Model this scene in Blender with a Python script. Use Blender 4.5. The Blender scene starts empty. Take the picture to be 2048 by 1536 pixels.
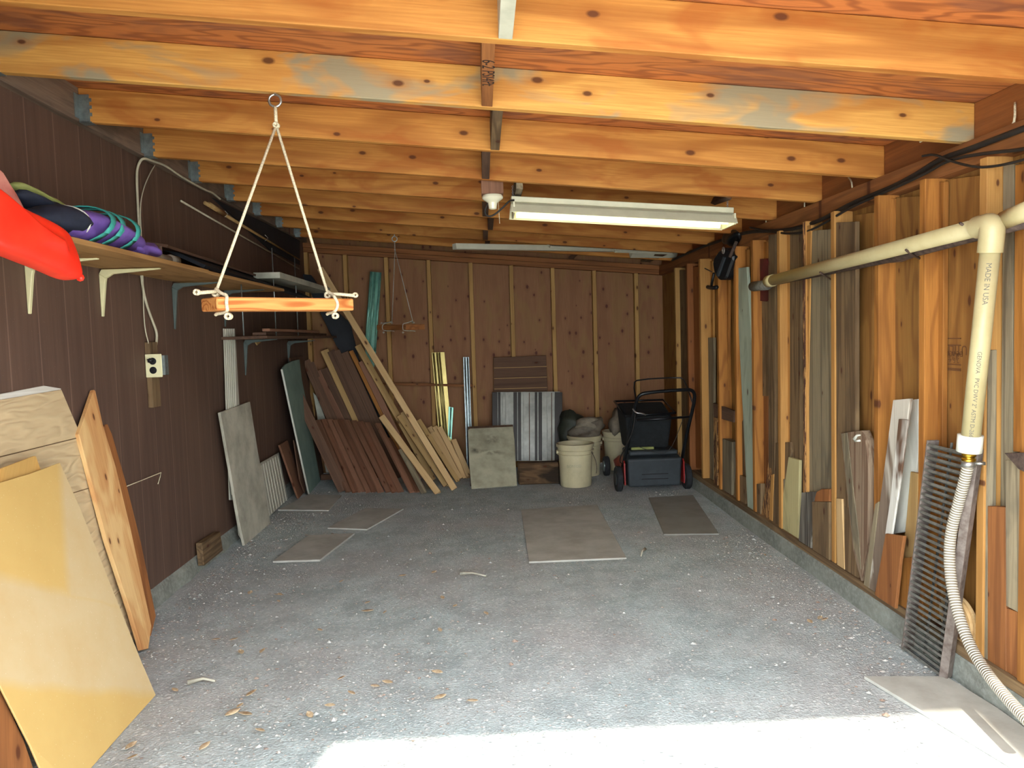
import bpy, bmesh, math, random
import numpy as np
from mathutils import Vector, Matrix
sc = bpy.context.scene
# ------------------------------------------------------------------ camera, sky, sun, exposure
W, H = 2048, 1536
FPX, PITCH, YAW, ROLL, CH = 1502.8, .0644, .0371, -.0303, 1.3141
Fw = Vector((math.sin(YAW)*math.cos(PITCH), math.cos(YAW)*math.cos(PITCH), -math.sin(PITCH)))
R0 = Vector((math.cos(YAW), -math.sin(YAW), 0)); U0 = R0.cross(Fw)
Rt = R0*math.cos(ROLL) + U0*math.sin(ROLL); Up = -R0*math.sin(ROLL) + U0*math.cos(ROLL)
CAM = Vector((0, 0, CH))
cd = bpy.data.cameras.new('camera'); cam = bpy.data.objects.new('camera', cd); sc.collection.objects.link(cam)
cd.sensor_width = 36; cd.lens = FPX/W*36; cd.clip_start = .05
cam.matrix_world = Matrix.Translation(CAM) @ Matrix((Rt, Up, -Fw)).transposed().to_4x4()
sc.camera = cam
wd = bpy.data.worlds.new('sky'); sc.world = wd; wd.use_nodes = True
wb = wd.node_tree.nodes['Background']; wb.inputs[0].default_value = (.86, .94, 1.0, 1); wb.inputs[1].default_value = 7.6
sd = bpy.data.lights.new('sun', 'SUN'); sd.energy = 8.5; sd.angle = math.radians(1.3); sd.color = (1, .94, .84)
so = bpy.data.objects.new('sun', sd); sc.collection.objects.link(so)
SUN = Vector((.112, .765, -1.02)).normalized()
so.rotation_euler = (-SUN).to_track_quat('Z', 'Y').to_euler(); so.location = (0, -3, 6)
sc.view_settings.view_transform = 'Standard'; sc.view_settings.look = 'None'
sc.view_settings.gamma = 1; sc.view_settings.exposure = 1.0
sc.cycles.max_bounces = 10; sc.cycles.diffuse_bounces = 7
# ------------------------------------------------------------------ room numbers
XL, XR, YB, ZL, ZR = -1.7114, 1.8297, 7.4293, 2.2759, 1.9577
SL = (ZR-ZL)/(XR-XL)
XS = 1.72                                   # room face of the right-hand studs
def zj(x): return ZL + SL*(x-XL)            # underside of the joists
def ray(px, py): return Fw + Rt*((px-W/2)/FPX) - Up*((py-H/2)/FPX)
def hit(px, py, p0, n):
    d = ray(px, py); return CAM + d*((p0-CAM).dot(n)/d.dot(n))
def onX(px, py, X): return hit(px, py, Vector((X, 0, 0)), Vector((1, 0, 0)))
def onY(px, py, Y): return hit(px, py, Vector((0, Y, 0)), Vector((0, 1, 0)))
def onZ(px, py, Z=0.): return hit(px, py, Vector((0, 0, Z)), Vector((0, 0, 1)))
rnd = random.Random(7)
# ------------------------------------------------------------------ materials
def lin(h):
    if isinstance(h, str): h = [int(h[i:i+2], 16)/255 for i in (0, 2, 4)]
    return tuple(c/12.92 if c <= .04045 else ((c+.055)/1.055)**2.4 for c in h) + (1,)
def newmat(name, rough=.7, metal=0., spec=.3):
    m = bpy.data.materials.new(name); m.use_nodes = True
    b = m.node_tree.nodes['Principled BSDF']
    b.inputs['Roughness'].default_value = rough; b.inputs['Metallic'].default_value = metal
    b.inputs['Specular IOR Level'].default_value = spec
    return m, m.node_tree, b
def nd(t, typ, **k):
    n = t.nodes.new(typ)
    for a, v in k.items():
        if a.startswith('i_'):
            key = a[2:]; key = int(key) if key.isdigit() else key.replace('_', ' ')
            n.inputs[key].default_value = v
        else: setattr(n, a, v)
    return n
def mth(t, op, a, b=None, c=None, clamp=False):
    n = t.nodes.new('ShaderNodeMath'); n.operation = op; n.use_clamp = clamp
    for i, v in enumerate((a, b, c)):
        if v is None: continue
        if isinstance(v, (int, float)): n.inputs[i].default_value = v
        else: t.links.new(v, n.inputs[i])
    return n.outputs[0]
def mix(t, f, a, b, mode='MIX'):
    n = t.nodes.new('ShaderNodeMix'); n.data_type = 'RGBA'; n.blend_type = mode
    for s, v in ((n.inputs['Factor'], f), (n.inputs['A'], a), (n.inputs['B'], b)):
        if isinstance(v, (int, float, tuple)): s.default_value = v
        else: t.links.new(v, s)
    return n.outputs['Result']
def coords(t, scale, jitter=True, kind='Object'):
    tc = nd(t, 'ShaderNodeTexCoord'); src = tc.outputs[kind]
    if jitter:
        oi = nd(t, 'ShaderNodeObjectInfo'); v = nd(t, 'ShaderNodeVectorMath', operation='MULTIPLY_ADD')
        v.inputs[1].default_value = (1, 1, 1)
        cmb = nd(t, 'ShaderNodeCombineXYZ')
        for i, k in enumerate((37., 51., 23.)): t.links.new(mth(t, 'MULTIPLY', oi.outputs['Random'], k), cmb.inputs[i])
        t.links.new(src, v.inputs[0]); t.links.new(cmb.outputs[0], v.inputs[2]); src = v.outputs[0]
    mp = nd(t, 'ShaderNodeMapping'); mp.inputs['Scale'].default_value = scale
    t.links.new(src, mp.inputs['Vector']); return mp.outputs[0]
def noise(t, vec, s=1, det=3, rough=.5, dist=0.):
    n = nd(t, 'ShaderNodeTexNoise'); n.inputs['Scale'].default_value = s; n.inputs['Detail'].default_value = det
    n.inputs['Roughness'].default_value = rough; n.inputs['Distortion'].default_value = dist
    t.links.new(vec, n.inputs['Vector']); return n.outputs['Fac']
def rng(t, v, a, b, c=0., d=1.):
    n = nd(t, 'ShaderNodeMapRange'); n.clamp = True
    for i, x in enumerate((a, b, c, d)): n.inputs[i+1].default_value = x
    t.links.new(v, n.inputs[0]); return n.outputs[0]
def bump(t, b, h, strength=.3, dist=.005):
    n = nd(t, 'ShaderNodeBump'); n.inputs['Strength'].default_value = strength; n.inputs['Distance'].default_value = dist
    t.links.new(h, n.inputs['Height']); t.links.new(n.outputs[0], b.inputs['Normal'])
def wood(name, c1, c2, figure=(9, 9, .9), rings=22., grain=.35, knots=.5, stain=None, stain_amt=.4, jit=.22, rough=.72, knotcol='4a2412', bmp=.25, kscale=(9, 9, 4)):
    m, t, b = newmat(name, rough)
    v = coords(t, figure); f = noise(t, v, 1, 2, .45)
    s = mth(t, 'SINE', mth(t, 'MULTIPLY', f, rings)); s = rng(t, s, .0, 1)
    fine = noise(t, coords(t, (160, 160, 5)), 1, 3, .6)
    col = mix(t, mth(t, 'MULTIPLY', s, grain), lin(c1), lin(c2))
    col = mix(t, rng(t, fine, .38, .66, 0, .38), col, lin(c2))
    if stain:
        st = noise(t, coords(t, (7, 7, 2.2)), 1, 3, .6, .6)
        col = mix(t, rng(t, st, .5, .62, 0, stain_amt), col, lin(stain))
    if knots:
        vo = nd(t, 'ShaderNodeTexVoronoi'); vo.feature = 'F1'; vo.voronoi_dimensions = '2D'; vo.inputs['Scale'].default_value = 1
        sx = nd(t, 'ShaderNodeSeparateXYZ'); t.links.new(coords(t, (kscale[0], 1, kscale[2])), sx.inputs[0]); cx_ = nd(t, 'ShaderNodeCombineXYZ')
        t.links.new(sx.outputs[0], cx_.inputs[0]); t.links.new(sx.outputs[2], cx_.inputs[1]); t.links.new(cx_.outputs[0], vo.inputs['Vector'])
        sep = nd(t, 'ShaderNodeSeparateColor'); t.links.new(vo.outputs['Color'], sep.inputs[0])
        keep = mth(t, 'LESS_THAN', sep.outputs[0], knots)
        size = mth(t, 'MULTIPLY_ADD', sep.outputs[1], .08, .035)
        k = mth(t, 'SUBTRACT', 1, mth(t, 'DIVIDE', vo.outputs['Distance'], size), clamp=True)
        k = mth(t, 'MULTIPLY', mth(t, 'MULTIPLY', k, 2.2, clamp=True), keep)
        halo = mth(t, 'SUBTRACT', 1, mth(t, 'DIVIDE', vo.outputs['Distance'], mth(t, 'MULTIPLY', size, 2.6)), clamp=True)
        col = mix(t, mth(t, 'MULTIPLY', mth(t, 'MULTIPLY', halo, keep), .6), col, lin(c2))
        col = mix(t, mth(t, 'MULTIPLY', k, .85), col, lin(knotcol))
    oi = nd(t, 'ShaderNodeObjectInfo')
    hv = nd(t, 'ShaderNodeHueSaturation')
    t.links.new(mth(t, 'MULTIPLY_ADD', oi.outputs['Random'], jit*2, 1-jit), hv.inputs['Value'])
    t.links.new(col, hv.inputs['Color']); t.links.new(hv.outputs[0], b.inputs['Base Color'])
    bump(t, b, mth(t, 'ADD', mth(t, 'MULTIPLY', s, .5), fine), bmp, .002)
    return m
def plain(name, c, rough=.5, metal=0., var=.12, scale=14, c2=None, bmp=0., spec=.4, amt=None):
    m, t, b = newmat(name, rough, metal, spec)
    f = noise(t, coords(t, (scale,)*3), 1, 5, .62)
    d = lin(c2) if c2 else tuple(x*(1-var*2.2) for x in lin(c)[:3]) + (1,)
    a = 1. if amt is None else amt
    t.links.new(mix(t, rng(t, f, .38, .66, 0, a), lin(c), d), b.inputs['Base Color'])
    if bmp: bump(t, b, f, bmp, .004)
    return m
M = {}
M['joist'] = wood('joist_pine', 'bc833f', '8d5320', (6, 6, .6), 34, .6, .45, '94501c', .6, .10, kscale=(8, 8, 4.2))
M['joist_stained'] = wood('joist_water_stained_pine', 'd4a052', '9c602a', (6, 6, .8), 24, .5, .45, '8d866e', .9, .04, kscale=(8, 8, 4.2))
M['roofply'] = wood('roof_plywood', 'b8703a', '7c4423', (7, 7, 1.6), 60, .75, .25, '6f4637', .6, .05)
M['ledger'] = wood('ledger_wood', '857160', '564539', (8, 8, .8), 20, .5, .3, '40362e', .5)
M['stud'] = wood('stud_fir', 'a26b2f', '74461b', (8, 8, 1.0), 34, .6, .6, None, jit=.16)
M['stud_red'] = wood('stud_redfir', '935a2d', '6c3d20', (8, 8, .5), 24, .5, .5, None)
M['stud_pale'] = wood('stud_pale', 'b58548', '8f6230', (8, 8, .5), 18, .4, .5, None, jit=.08)
M['backstud'] = wood('back_stud_pine', 'b08a52', '8d6636', (8, 8, .6), 16, .4, .7, None, jit=.08)
M['sheath'] = wood('wall_sheathing', '926934', '6b4420', (5, 5, .9), 60, .6, .5, None, jit=.06)
M['backply'] = wood('back_plywood', '8d6444', '74492f', (5, 5, .7), 26, .3, .75, '8a6a3f', .5, .05, knotcol='50241c', kscale=(7, 7, 4.5))
M['greywood'] = wood('weathered_grey_wood', '8b7d63', '5c5140', (12, 12, .5), 36, .7, .4, '4b463c', .45, .10, rough=.85, bmp=.5)
M['greybrown'] = wood('weathered_brown_wood', '7d6547', '4f3b27', (12, 12, .5), 36, .7, .5, '4a3b2b', .5, .10, rough=.85, bmp=.5)
M['cedar'] = wood('brown_cedar', '87604a', '5c3e2c', (12, 12, .5), 20, .4, .4, None, .3, .20, rough=.8)
M['darkcedar'] = wood('dark_cedar', '644a39', '423026', (12, 12, .5), 20, .4, .3, None, .3, .2, rough=.85)
M['lumber'] = wood('new_lumber', 'cbaa7a', 'a98452', (10, 10, .5), 18, .35, .7, None, jit=.07)
M['lumber2'] = wood('tan_lumber', 'b3925f', '8c6c40', (10, 10, .5), 18, .35, .7, None, jit=.07)
M['redwood'] = wood('redwood', '8f5b31', '643b1f', (9, 9, .6), 30, .55, .4, None, jit=.1)
M['orangeply'] = wood('orange_plywood', 'c79862', 'a5683a', (9, 9, .8), 18, .55, .9, 'e2c48a', .5, .04)
M['shelfply'] = wood('shelf_plywood', 'a47c4c', '7a5630', (9, 9, .8), 30, .5, .3, None, jit=.05)
M['swing'] = wood('swing_fir', 'cf9150', '9c5220', (10, 10, 1.2), 75, .9, .2, None, jit=.02)
M['endgrain'] = plain('end_grain', 'd9ac6a', .8, c2='b9853f', scale=60)
M['peel'] = wood('peeling_white_paint', 'cfccc2', 'a39a8a', (18, 4, .9), 12, .3, 0, '5d4433', 1., .03, rough=.8)
M['blackboard'] = plain('black_board', '1d2026', .7, scale=9, var=.2)
M['fibre'] = plain('grey_fibreboard', 'c0bba8', .85, scale=5, c2='827c6e', amt=.65, bmp=.1)
M['fibre2'] = plain('stained_drywall', 'b5b096', .85, scale=6, c2='8a8570', amt=.7)
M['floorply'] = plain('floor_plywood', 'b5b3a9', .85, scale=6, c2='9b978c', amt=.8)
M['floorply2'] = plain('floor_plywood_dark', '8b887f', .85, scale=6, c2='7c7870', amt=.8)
M['greendry'] = plain('green_drywall', '7a9084', .8, scale=5, c2='6a8077')
M['white'] = plain('white_plastic', 'dcdccf', .45, scale=10, var=.05)
M['whitepanel'] = plain('white_panel', 'b9b8a6', .6, scale=4, c2='8f8f7f')
M['vinyl'] = plain('white_vinyl', 'bcb8a8', .5, scale=8, var=.06)
M['pvc'] = plain('pvc_pipe', 'ada078', .4, scale=9, c2='9d9066', amt=.6)
M['bucket'] = plain('bucket_plastic', 'c3b894', .45, scale=7, c2='a3977a', amt=.6)
M['bucketin'] = plain('bucket_dried_mud', '7f684e', .9, scale=10, var=.2)
M['bracket'] = plain('cream_metal', 'd4cda0', .4, scale=10, var=.05)
M['bracketg'] = plain('grey_green_metal', '55605c', .45, scale=10, var=.1)
M['galv'] = plain('galvanised_steel', '9aa6a6', .42, .75, scale=30, var=.15)
M['steel'] = plain('zinc_steel', 'b9b9b4', .35, .9, scale=30, var=.1)
M['brass'] = plain('brass', 'c9a13a', .3, 1., scale=30, var=.1)
M['rust'] = plain('rusty_steel', '5b4a40', .75, .3, scale=40, c2='3b2e28', bmp=.3)
M['grate'] = plain('grate_steel', '73736c', .6, .2, scale=40, c2='56524b', bmp=.2)
M['rope'] = plain('cotton_rope', 'dccfae', .9, scale=200, var=.2)
M['ropegrey'] = plain('grey_cord', 'a8a192', .9, scale=200, var=.2)
M['cablew'] = plain('pale_cable', 'bdb59b', .5, scale=20, var=.1)
M['cableb'] = plain('black_cable', '25221f', .6, scale=20, var=.2)
M['teal'] = plain('teal_metal', '86b8a4', .3, .35, scale=5, c2='5c9482')
M['gold'] = plain('gold_metal', 'a8965a', .32, .6, scale=5, c2='8a7a45')
M['black'] = plain('black_plastic', '17181b', .4, scale=20, var=.2)
M['blackmetal'] = plain('black_painted_steel', '1a1c20', .3, .2, scale=20, var=.2)
M['darkfab'] = plain('dark_fabric', '1c2022', .9, scale=30, var=.25)
M['bagplastic'] = plain('grass_bag_grey', '30363a', .6, scale=9, var=.15)
M['mowred'] = plain('mower_red', 'a5211d', .35, scale=20, var=.2)
M['rubber'] = plain('rubber', '26272a', .85, scale=40, var=.2)
M['red'] = plain('red_vinyl', 'f0301c', .4, scale=7, c2='d92413', spec=.5)
M['pink'] = plain('faded_pink_nylon', 'c98a7a', .6, scale=9, c2='b5685c')
M['navy'] = plain('navy_fabric', '232838', .8, scale=20, var=.2)
M['purple'] = plain('purple_nylon', '7b5fae', .6, scale=10, c2='5d4488')
M['tealstrap'] = plain('teal_webbing', '3fa196', .7, scale=60, var=.1)
M['lime'] = plain('lime_fabric', '8d9150', .7, scale=20, var=.1)
M['outlet'] = plain('outlet_ivory', 'e3dcb0', .4, scale=10, var=.04)
M['darkred'] = plain('oxblood_paint', '5e1f26', .5, scale=12, c2='431a1e')
M['porcelain'] = plain('porcelain', 'e4e0c4', .2, scale=10, var=.03, spec=.6)
M['lampmetal'] = plain('lamp_cream_enamel', 'd6d2b4', .35, scale=10, var=.05)
M['sack'] = plain('sack_grey_plastic', '6d6355', .7, scale=12, c2='4d453b', bmp=.4)
M['sackw'] = plain('sack_pale_paper', '8d8372', .8, scale=12, c2='6b6254', bmp=.4)
M['sackd'] = plain('sack_dark_plastic', '33362c', .6, scale=12, c2='272a22', bmp=.4)
M['ink'] = plain('black_ink', '2a1a12', .8, scale=9, var=.1)
M['inkgrey'] = plain('grey_ink', '6a665c', .8, scale=9, var=.1)
M['stampink'] = plain('faded_stamp_ink', '6b4526', .85, scale=9, var=.1)
M['gutter'] = plain('cream_gutter', 'cbc9b4', .4, scale=8, var=.05)
M['leaf'] = plain('dry_leaf', 'cfbb9a', .8, scale=60, c2='a98d68')
M['browntrim'] = plain('brown_painted_trim', '5b4133', .6, scale=12, var=.12)
M['rottenwood'] = wood('rotten_timber', '6b5238', '3d2e22', (10, 10, 2), 20, .6, .4, '1f1a16', .9, .05, rough=.95, bmp=.8)
def emis(name, c, s):
    m, t, b = newmat(name); b.inputs['Base Color'].default_value = lin(c)
    b.inputs['Emission Color'].default_value = lin(c); b.inputs['Emission Strength'].default_value = s; return m
M['tube'] = emis('fluorescent_tube', 'fff0b4', 4)
def m_smudge():
    m, t, b = newmat('smudged_drywall', .85)
    tc = nd(t, 'ShaderNodeTexCoord'); f = noise(t, coords(t, (6, 6, 6), False), 1, 5, .62)
    c = mix(t, rng(t, f, .38, .66, 0, .75), lin('b5b096'), lin('8a8570'))
    for px_, pz_, rx_, rz_ in ((-.13, .0, .055, .05), (.0, .02, .16, .04), (.03, -.13, .09, .08)):
        mp = nd(t, 'ShaderNodeMapping'); mp.inputs['Location'].default_value = (-px_/rx_, 0, -pz_/rz_); mp.inputs['Scale'].default_value = (1/rx_, 0, 1/rz_)
        t.links.new(tc.outputs['Object'], mp.inputs['Vector']); vl = nd(t, 'ShaderNodeVectorMath', operation='LENGTH'); t.links.new(mp.outputs[0], vl.inputs[0])
        k = mth(t, 'MULTIPLY', rng(t, vl.outputs['Value'], 1, .1), rng(t, noise(t, coords(t, (18, 18, 18), False), 1, 4), .38, .6))
        c = mix(t, mth(t, 'MULTIPLY', k, .8), c, lin('3d3c34'))
    t.links.new(c, b.inputs['Base Color']); return m
M['smudge'] = m_smudge()
# red/orange corrugated sheet, siding, hardboard, lap siding, concrete, floor
def m_siding():
    m, t, b = newmat('brown_siding', .62)
    tc = nd(t, 'ShaderNodeTexCoord'); sp = nd(t, 'ShaderNodeSeparateXYZ'); t.links.new(tc.outputs['Object'], sp.inputs[0])
    fr = mth(t, 'FRACT', mth(t, 'DIVIDE', mth(t, 'ADD', sp.outputs[1], 10-2.9347), .1935))
    line = mth(t, 'LESS_THAN', fr, .035)
    n1 = noise(t, coords(t, (30, 30, 1.2), False), 1, 4, .6); n2 = noise(t, coords(t, (1.2, 1.2, 1.2), False), 1, 3)
    c = mix(t, rng(t, n1, .35, .65), lin('5f493d'), lin('503d34')); c = mix(t, rng(t, n2, .4, .65, 0, .5), c, lin('685042'))
    vo = nd(t, 'ShaderNodeTexVoronoi'); t.links.new(coords(t, (14, 14, 9), False), vo.inputs['Vector'])
    spk = mth(t, 'LESS_THAN', vo.outputs['Distance'], .045)
    c = mix(t, mth(t, 'MULTIPLY', line, .45), c, lin('8a6f60')); c = mix(t, mth(t, 'MULTIPLY', spk, .5), c, lin('b8a898'))
    t.links.new(c, b.inputs['Base Color']); bump(t, b, mth(t, 'SUBTRACT', n1, mth(t, 'MULTIPLY', line, 2)), .35, .003); return m
M['siding'] = m_siding()
def m_lap():
    m, t, b = newmat('tan_lap_siding', .6)
    g = noise(t, coords(t, (7, 7, 1.6)), 1, 3, .5); s = mth(t, 'SINE', mth(t, 'MULTIPLY', g, 75))
    t.links.new(mix(t, rng(t, s, -1, 1, 0, .5), lin('c3ac86'), lin('b19a77')), b.inputs['Base Color'])
    bump(t, b, s, .6, .003); return m
M['lap'] = m_lap()
def m_hard():
    m, t, b = newmat('golden_hardboard', .5)
    tc = nd(t, 'ShaderNodeTexCoord'); sp = nd(t, 'ShaderNodeSeparateXYZ'); t.links.new(tc.outputs['Object'], sp.inputs[0])
    z = mth(t, 'ADD', sp.outputs[2], mth(t, 'MULTIPLY', noise(t, coords(t, (5, 5, 5), False), 1, 2), .05))
    a = rng(t, z, -.20, -.16); c_ = rng(t, z, .16, .12); band = mth(t, 'MULTIPLY', a, c_)
    x = rng(t, sp.outputs[0], -.02, -.06); top = mth(t, 'MULTIPLY', rng(t, z, .1, .14), x)
    pale = mth(t, 'MAXIMUM', band, top)
    c = mix(t, mth(t, 'MULTIPLY', pale, .85), lin('c0a062'), lin('bea984'))
    n = noise(t, coords(t, (6, 6, 6), False), 1, 5, .6); c = mix(t, rng(t, n, .4, .7, 0, .3), c, lin('b08c50'))
    vo = nd(t, 'ShaderNodeTexVoronoi'); t.links.new(coords(t, (26, 1, 9), False), vo.inputs['Vector'])
    spk = mth(t, 'LESS_THAN', vo.outputs['Distance'], .07)
    c = mix(t, mth(t, 'MULTIPLY', spk, .7), c, lin('e6dcc4')); t.links.new(c, b.inputs['Base Color']); return m
M['hard'] = m_hard()
def m_conc(name, c1, c2, c3):
    m, t, b = newmat(name, .92)
    n1 = noise(t, coords(t, (3, 3, 3), False), 1, 5, .62); n2 = noise(t, coords(t, (40, 40, 40), False), 1, 5, .7)
    c = mix(t, rng(t, n1, .38, .62), lin(c1), lin(c2)); c = mix(t, rng(t, n2, .45, .7, 0, .6), c, lin(c3))
    t.links.new(c, b.inputs['Base Color']); bump(t, b, n2, .6, .006); return m
M['conc'] = m_conc('old_concrete', '8a8c82', '6b6c64', 'a0a49b')
M['driveway'] = m_conc('pale_bounce_driveway', 'b3afa6', 'a19d94', 'c2beb5')  # light concrete tone chosen so the unseen driveway bounces more light
def m_floor():
    m, t, b = newmat('dirt_floor', .95, spec=.15)
    big = noise(t, coords(t, (.9, .9, .9), False), 1, 4, .6); mid = noise(t, coords(t, (4.5, 4.5, 4.5), False), 1, 8, .72)
    fine = noise(t, coords(t, (60, 60, 60), False), 1, 6, .75); grit = nd(t, 'ShaderNodeTexVoronoi'); grit.inputs['Scale'].default_value = 110
    t.links.new(coords(t, (1, 1, 1), False), grit.inputs['Vector'])
    c = mix(t, rng(t, mid, .42, .6), lin('b9c4c3'), lin('a0aaa9'))
    c = mix(t, rng(t, big, .42, .62, 0, .6), c, lin('b3adaa'))
    c = mix(t, rng(t, fine, .5, .72, 0, .7), c, lin('868d8d'))
    sp = nd(t, 'ShaderNodeSeparateColor'); t.links.new(grit.outputs['Color'], sp.inputs[0])
    c = mix(t, mth(t, 'MULTIPLY', mth(t, 'GREATER_THAN', sp.outputs[0], .93), .5), c, lin('e0e1dc'))
    t.links.new(c, b.inputs['Base Color'])
    bump(t, b, mth(t, 'ADD', fine, mth(t, 'MULTIPLY', grit.outputs['Distance'], .6)), .7, .008); return m
M['floor'] = m_floor()
def m_gravel():
    m, t, b = newmat('stone_chips', .9)
    g = nd(t, 'ShaderNodeNewGeometry'); r = nd(t, 'ShaderNodeValToRGB')
    r.color_ramp.elements[0].color = lin('8a8a84'); r.color_ramp.elements[1].color = lin('cfcec8')
    e = r.color_ramp.elements.new(.5); e.color = lin('b2b1ab'); e = r.color_ramp.elements.new(.85); e.color = lin('8b7565')
    t.links.new(g.outputs['Random Per Island'], r.inputs[0]); t.links.new(r.outputs[0], b.inputs['Base Color']); return m
M['gravel'] = m_gravel()
def m_bark():
    m, t, b = newmat('barked_edge', .85)
    n = noise(t, coords(t, (70, 70, 9)), 1, 4, .7, .4)
    t.links.new(mix(t, rng(t, n, .47, .5), lin('b98a54'), lin('4d3024')), b.inputs['Base Color']); bump(t, b, n, .6, .005); return m
M['bark'] = m_bark()
def m_hose():
    m, t, b = newmat('ribbed_hose', .3)
    tc = nd(t, 'ShaderNodeTexCoord'); sp = nd(t, 'ShaderNodeSeparateXYZ'); t.links.new(tc.outputs['UV'], sp.inputs[0])
    s = mth(t, 'SINE', mth(t, 'MULTIPLY', sp.outputs[1], 2*math.pi/.0095))
    t.links.new(mix(t, rng(t, s, -.5, .6), lin('7a705e'), lin('c6c1b4')), b.inputs['Base Color']); bump(t, b, s, .6, .003); return m
M['hose'] = m_hose()
M['darkrib'] = plain('dark_brown_metal', '2b2521', .45, .2, scale=6)
M['cedar2'] = wood('redder_cedar', '7d5540', '553725', (12, 12, .5), 24, .5, .6, None, .3, .15, rough=.8)
M['rail'] = plain('dusty_rail_steel', '7b7068', .8, .1, scale=30, c2='5a4d45', bmp=.3)
M['galvpaint'] = wood('grey_green_paint', 'aeb8a4', '8f9a86', (8, 8, .6), 12, .25, .2, '7a8072', .5, .05, rough=.7)
M['creampaint'] = wood('cream_paint', 'b9ad7e', 'a09468', (8, 8, .6), 12, .25, .2, '8a7f5c', .6, .05, rough=.7)
M['whitepaint'] = wood('white_paint', 'd9d8cc', 'c4c2b4', (8, 8, .6), 12, .2, 0, '9a948a', .4, .03, rough=.6)
M['streaky'] = wood('black_white_streaks', '8a8478', '2d2823', (60, 60, .8), 14, .9, 0, '4a4038', .6, .03, rough=.85)
M['peelbrown'] = wood('peeling_brown', '7d6c5c', '5a4a3e', (12, 12, .5), 22, .5, 0, 'cfc8b8', .75, .04, rough=.85, bmp=.5)
M['thickgrey'] = wood('ribbed_brown_board', '8a7660', '5d4130', (30, 30, .4), 26, .7, .1, None, jit=.03, rough=.85, bmp=.5)
M['sheathpale'] = wood('pale_sheathing', '9b6d36', '714820', (5, 5, .9), 52, .6, .3, None, jit=.05)
M['orangeply2'] = wood('mottled_board', 'c79a55', 'a37438', (9, 9, 3), 12, .3, 0, 'a8884f', .6, .04)
M['whitemetal'] = plain('pale_grey_metal', '94938b', .4, .3, scale=6, c2='74746f')
# ------------------------------------------------------------------ mesh helpers
COL = sc.collection
def tag(o, label=None, cat=None, group=None, kind=None):
    if label: o['label'] = label
    if cat: o['category'] = cat
    if group: o['group'] = group
    if kind: o['kind'] = kind
    return o
def mesh_obj(name, verts, faces, mat, parent=None, smooth=False, mw=None):
    me = bpy.data.meshes.new(name); me.from_pydata([tuple(v) for v in verts], [], faces); me.update()
    bm = bmesh.new(); bm.from_mesh(me); bmesh.ops.recalc_face_normals(bm, faces=bm.faces); bm.to_mesh(me); bm.free()
    if smooth: me.polygons.foreach_set('use_smooth', [True]*len(me.polygons))
    mats = mat if isinstance(mat, (list, tuple)) else [mat]
    for k in mats: me.materials.append(M[k])
    o = bpy.data.objects.new(name, me); COL.objects.link(o)
    if mw is not None: o.matrix_world = mw
    if parent is not None:
        o.parent = parent
        o.matrix_parent_inverse = parent.matrix_world.inverted() if parent.type == 'EMPTY' or True else Matrix()
    return o
def empty(name, loc, label=None, cat=None, group=None):
    o = bpy.data.objects.new(name, None); COL.objects.link(o); o.location = loc; o.empty_display_size = .1
    o.matrix_world = Matrix.Translation(Vector(loc)); tag(o, label, cat, group); return o
def bevel(o, w=.002, seg=1):
    m = o.modifiers.new('edge', 'BEVEL'); m.width = w; m.segments = seg; m.limit_method = 'ANGLE'; return o
def frame(orig, zdir, ydir):
    z = zdir.normalized(); x = ydir.cross(z).normalized(); y = z.cross(x)
    m = Matrix((x, y, z)).transposed().to_4x4(); m.translation = orig; return m
def prism(name, pts, n, thick, mat, parent=None, grain=None, bev=.0015):
    """outline pts (front face, coplanar), n toward the viewer side; thickness goes away from n"""
    pts = [Vector(p) for p in pts]; c = sum(pts, Vector())/len(pts); n = n.normalized()
    if grain is None:
        e = max(((pts[i]-pts[i-1]) for i in range(len(pts))), key=lambda v: v.length); grain = e
    grain = grain - n*grain.dot(n)
    mw = frame(c - n*thick/2, grain, n); inv = mw.inverted(); k = len(pts)
    vs = [inv @ p for p in pts] + [inv @ (p - n*thick) for p in pts]
    fs = [tuple(range(k)), tuple(range(2*k-1, k-1, -1))] + [(i, (i+1) % k, k+(i+1) % k, k+i) for i in range(k)]
    o = mesh_obj(name, vs, fs, mat, parent, False, mw)
    if bev: bevel(o, bev)
    return o
def boxm(name, lo, hi, mat, parent=None, axis='z', bev=.0015):
    lo, hi = Vector(lo), Vector(hi); c = (lo+hi)/2; d = (hi-lo)/2
    zd = {'x': Vector((1, 0, 0)), 'y': Vector((0, 1, 0)), 'z': Vector((0, 0, 1))}[axis]
    yd = {'x': Vector((0, 1, 0)), 'y': Vector((0, 0, 1)), 'z': Vector((0, 1, 0))}[axis]
    mw = frame(c, zd, yd); inv = mw.inverted()
    vs = [inv @ (c + Vector((sx*d.x, sy*d.y, sz*d.z))) for sz in (-1, 1) for sx, sy in ((-1, -1), (1, -1), (1, 1), (-1, 1))]
    fs = [(0, 1, 2, 3), (4, 5, 6, 7), (0, 1, 5, 4), (1, 2, 6, 5), (2, 3, 7, 6), (3, 0, 4, 7)]
    o = mesh_obj(name, vs, fs, mat, parent, False, mw)
    if bev: bevel(o, bev)
    return o
def stick(name, a, b, w, t, mat, face=None, parent=None, bev=.0015):
    """board from a to b (centre of its front face), w wide, t thick, broad side toward `face`"""
    a, b = Vector(a), Vector(b); d = (b-a)
    f = Vector(face) if face is not None else (CAM-(a+b)/2)
    f = (f - d*(f.dot(d)/d.length_squared)).normalized(); s = d.cross(f).normalized()*(w/2)
    return prism(name, [a-s, a+s, b+s, b-s], f, t, mat, parent, d, bev)
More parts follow.
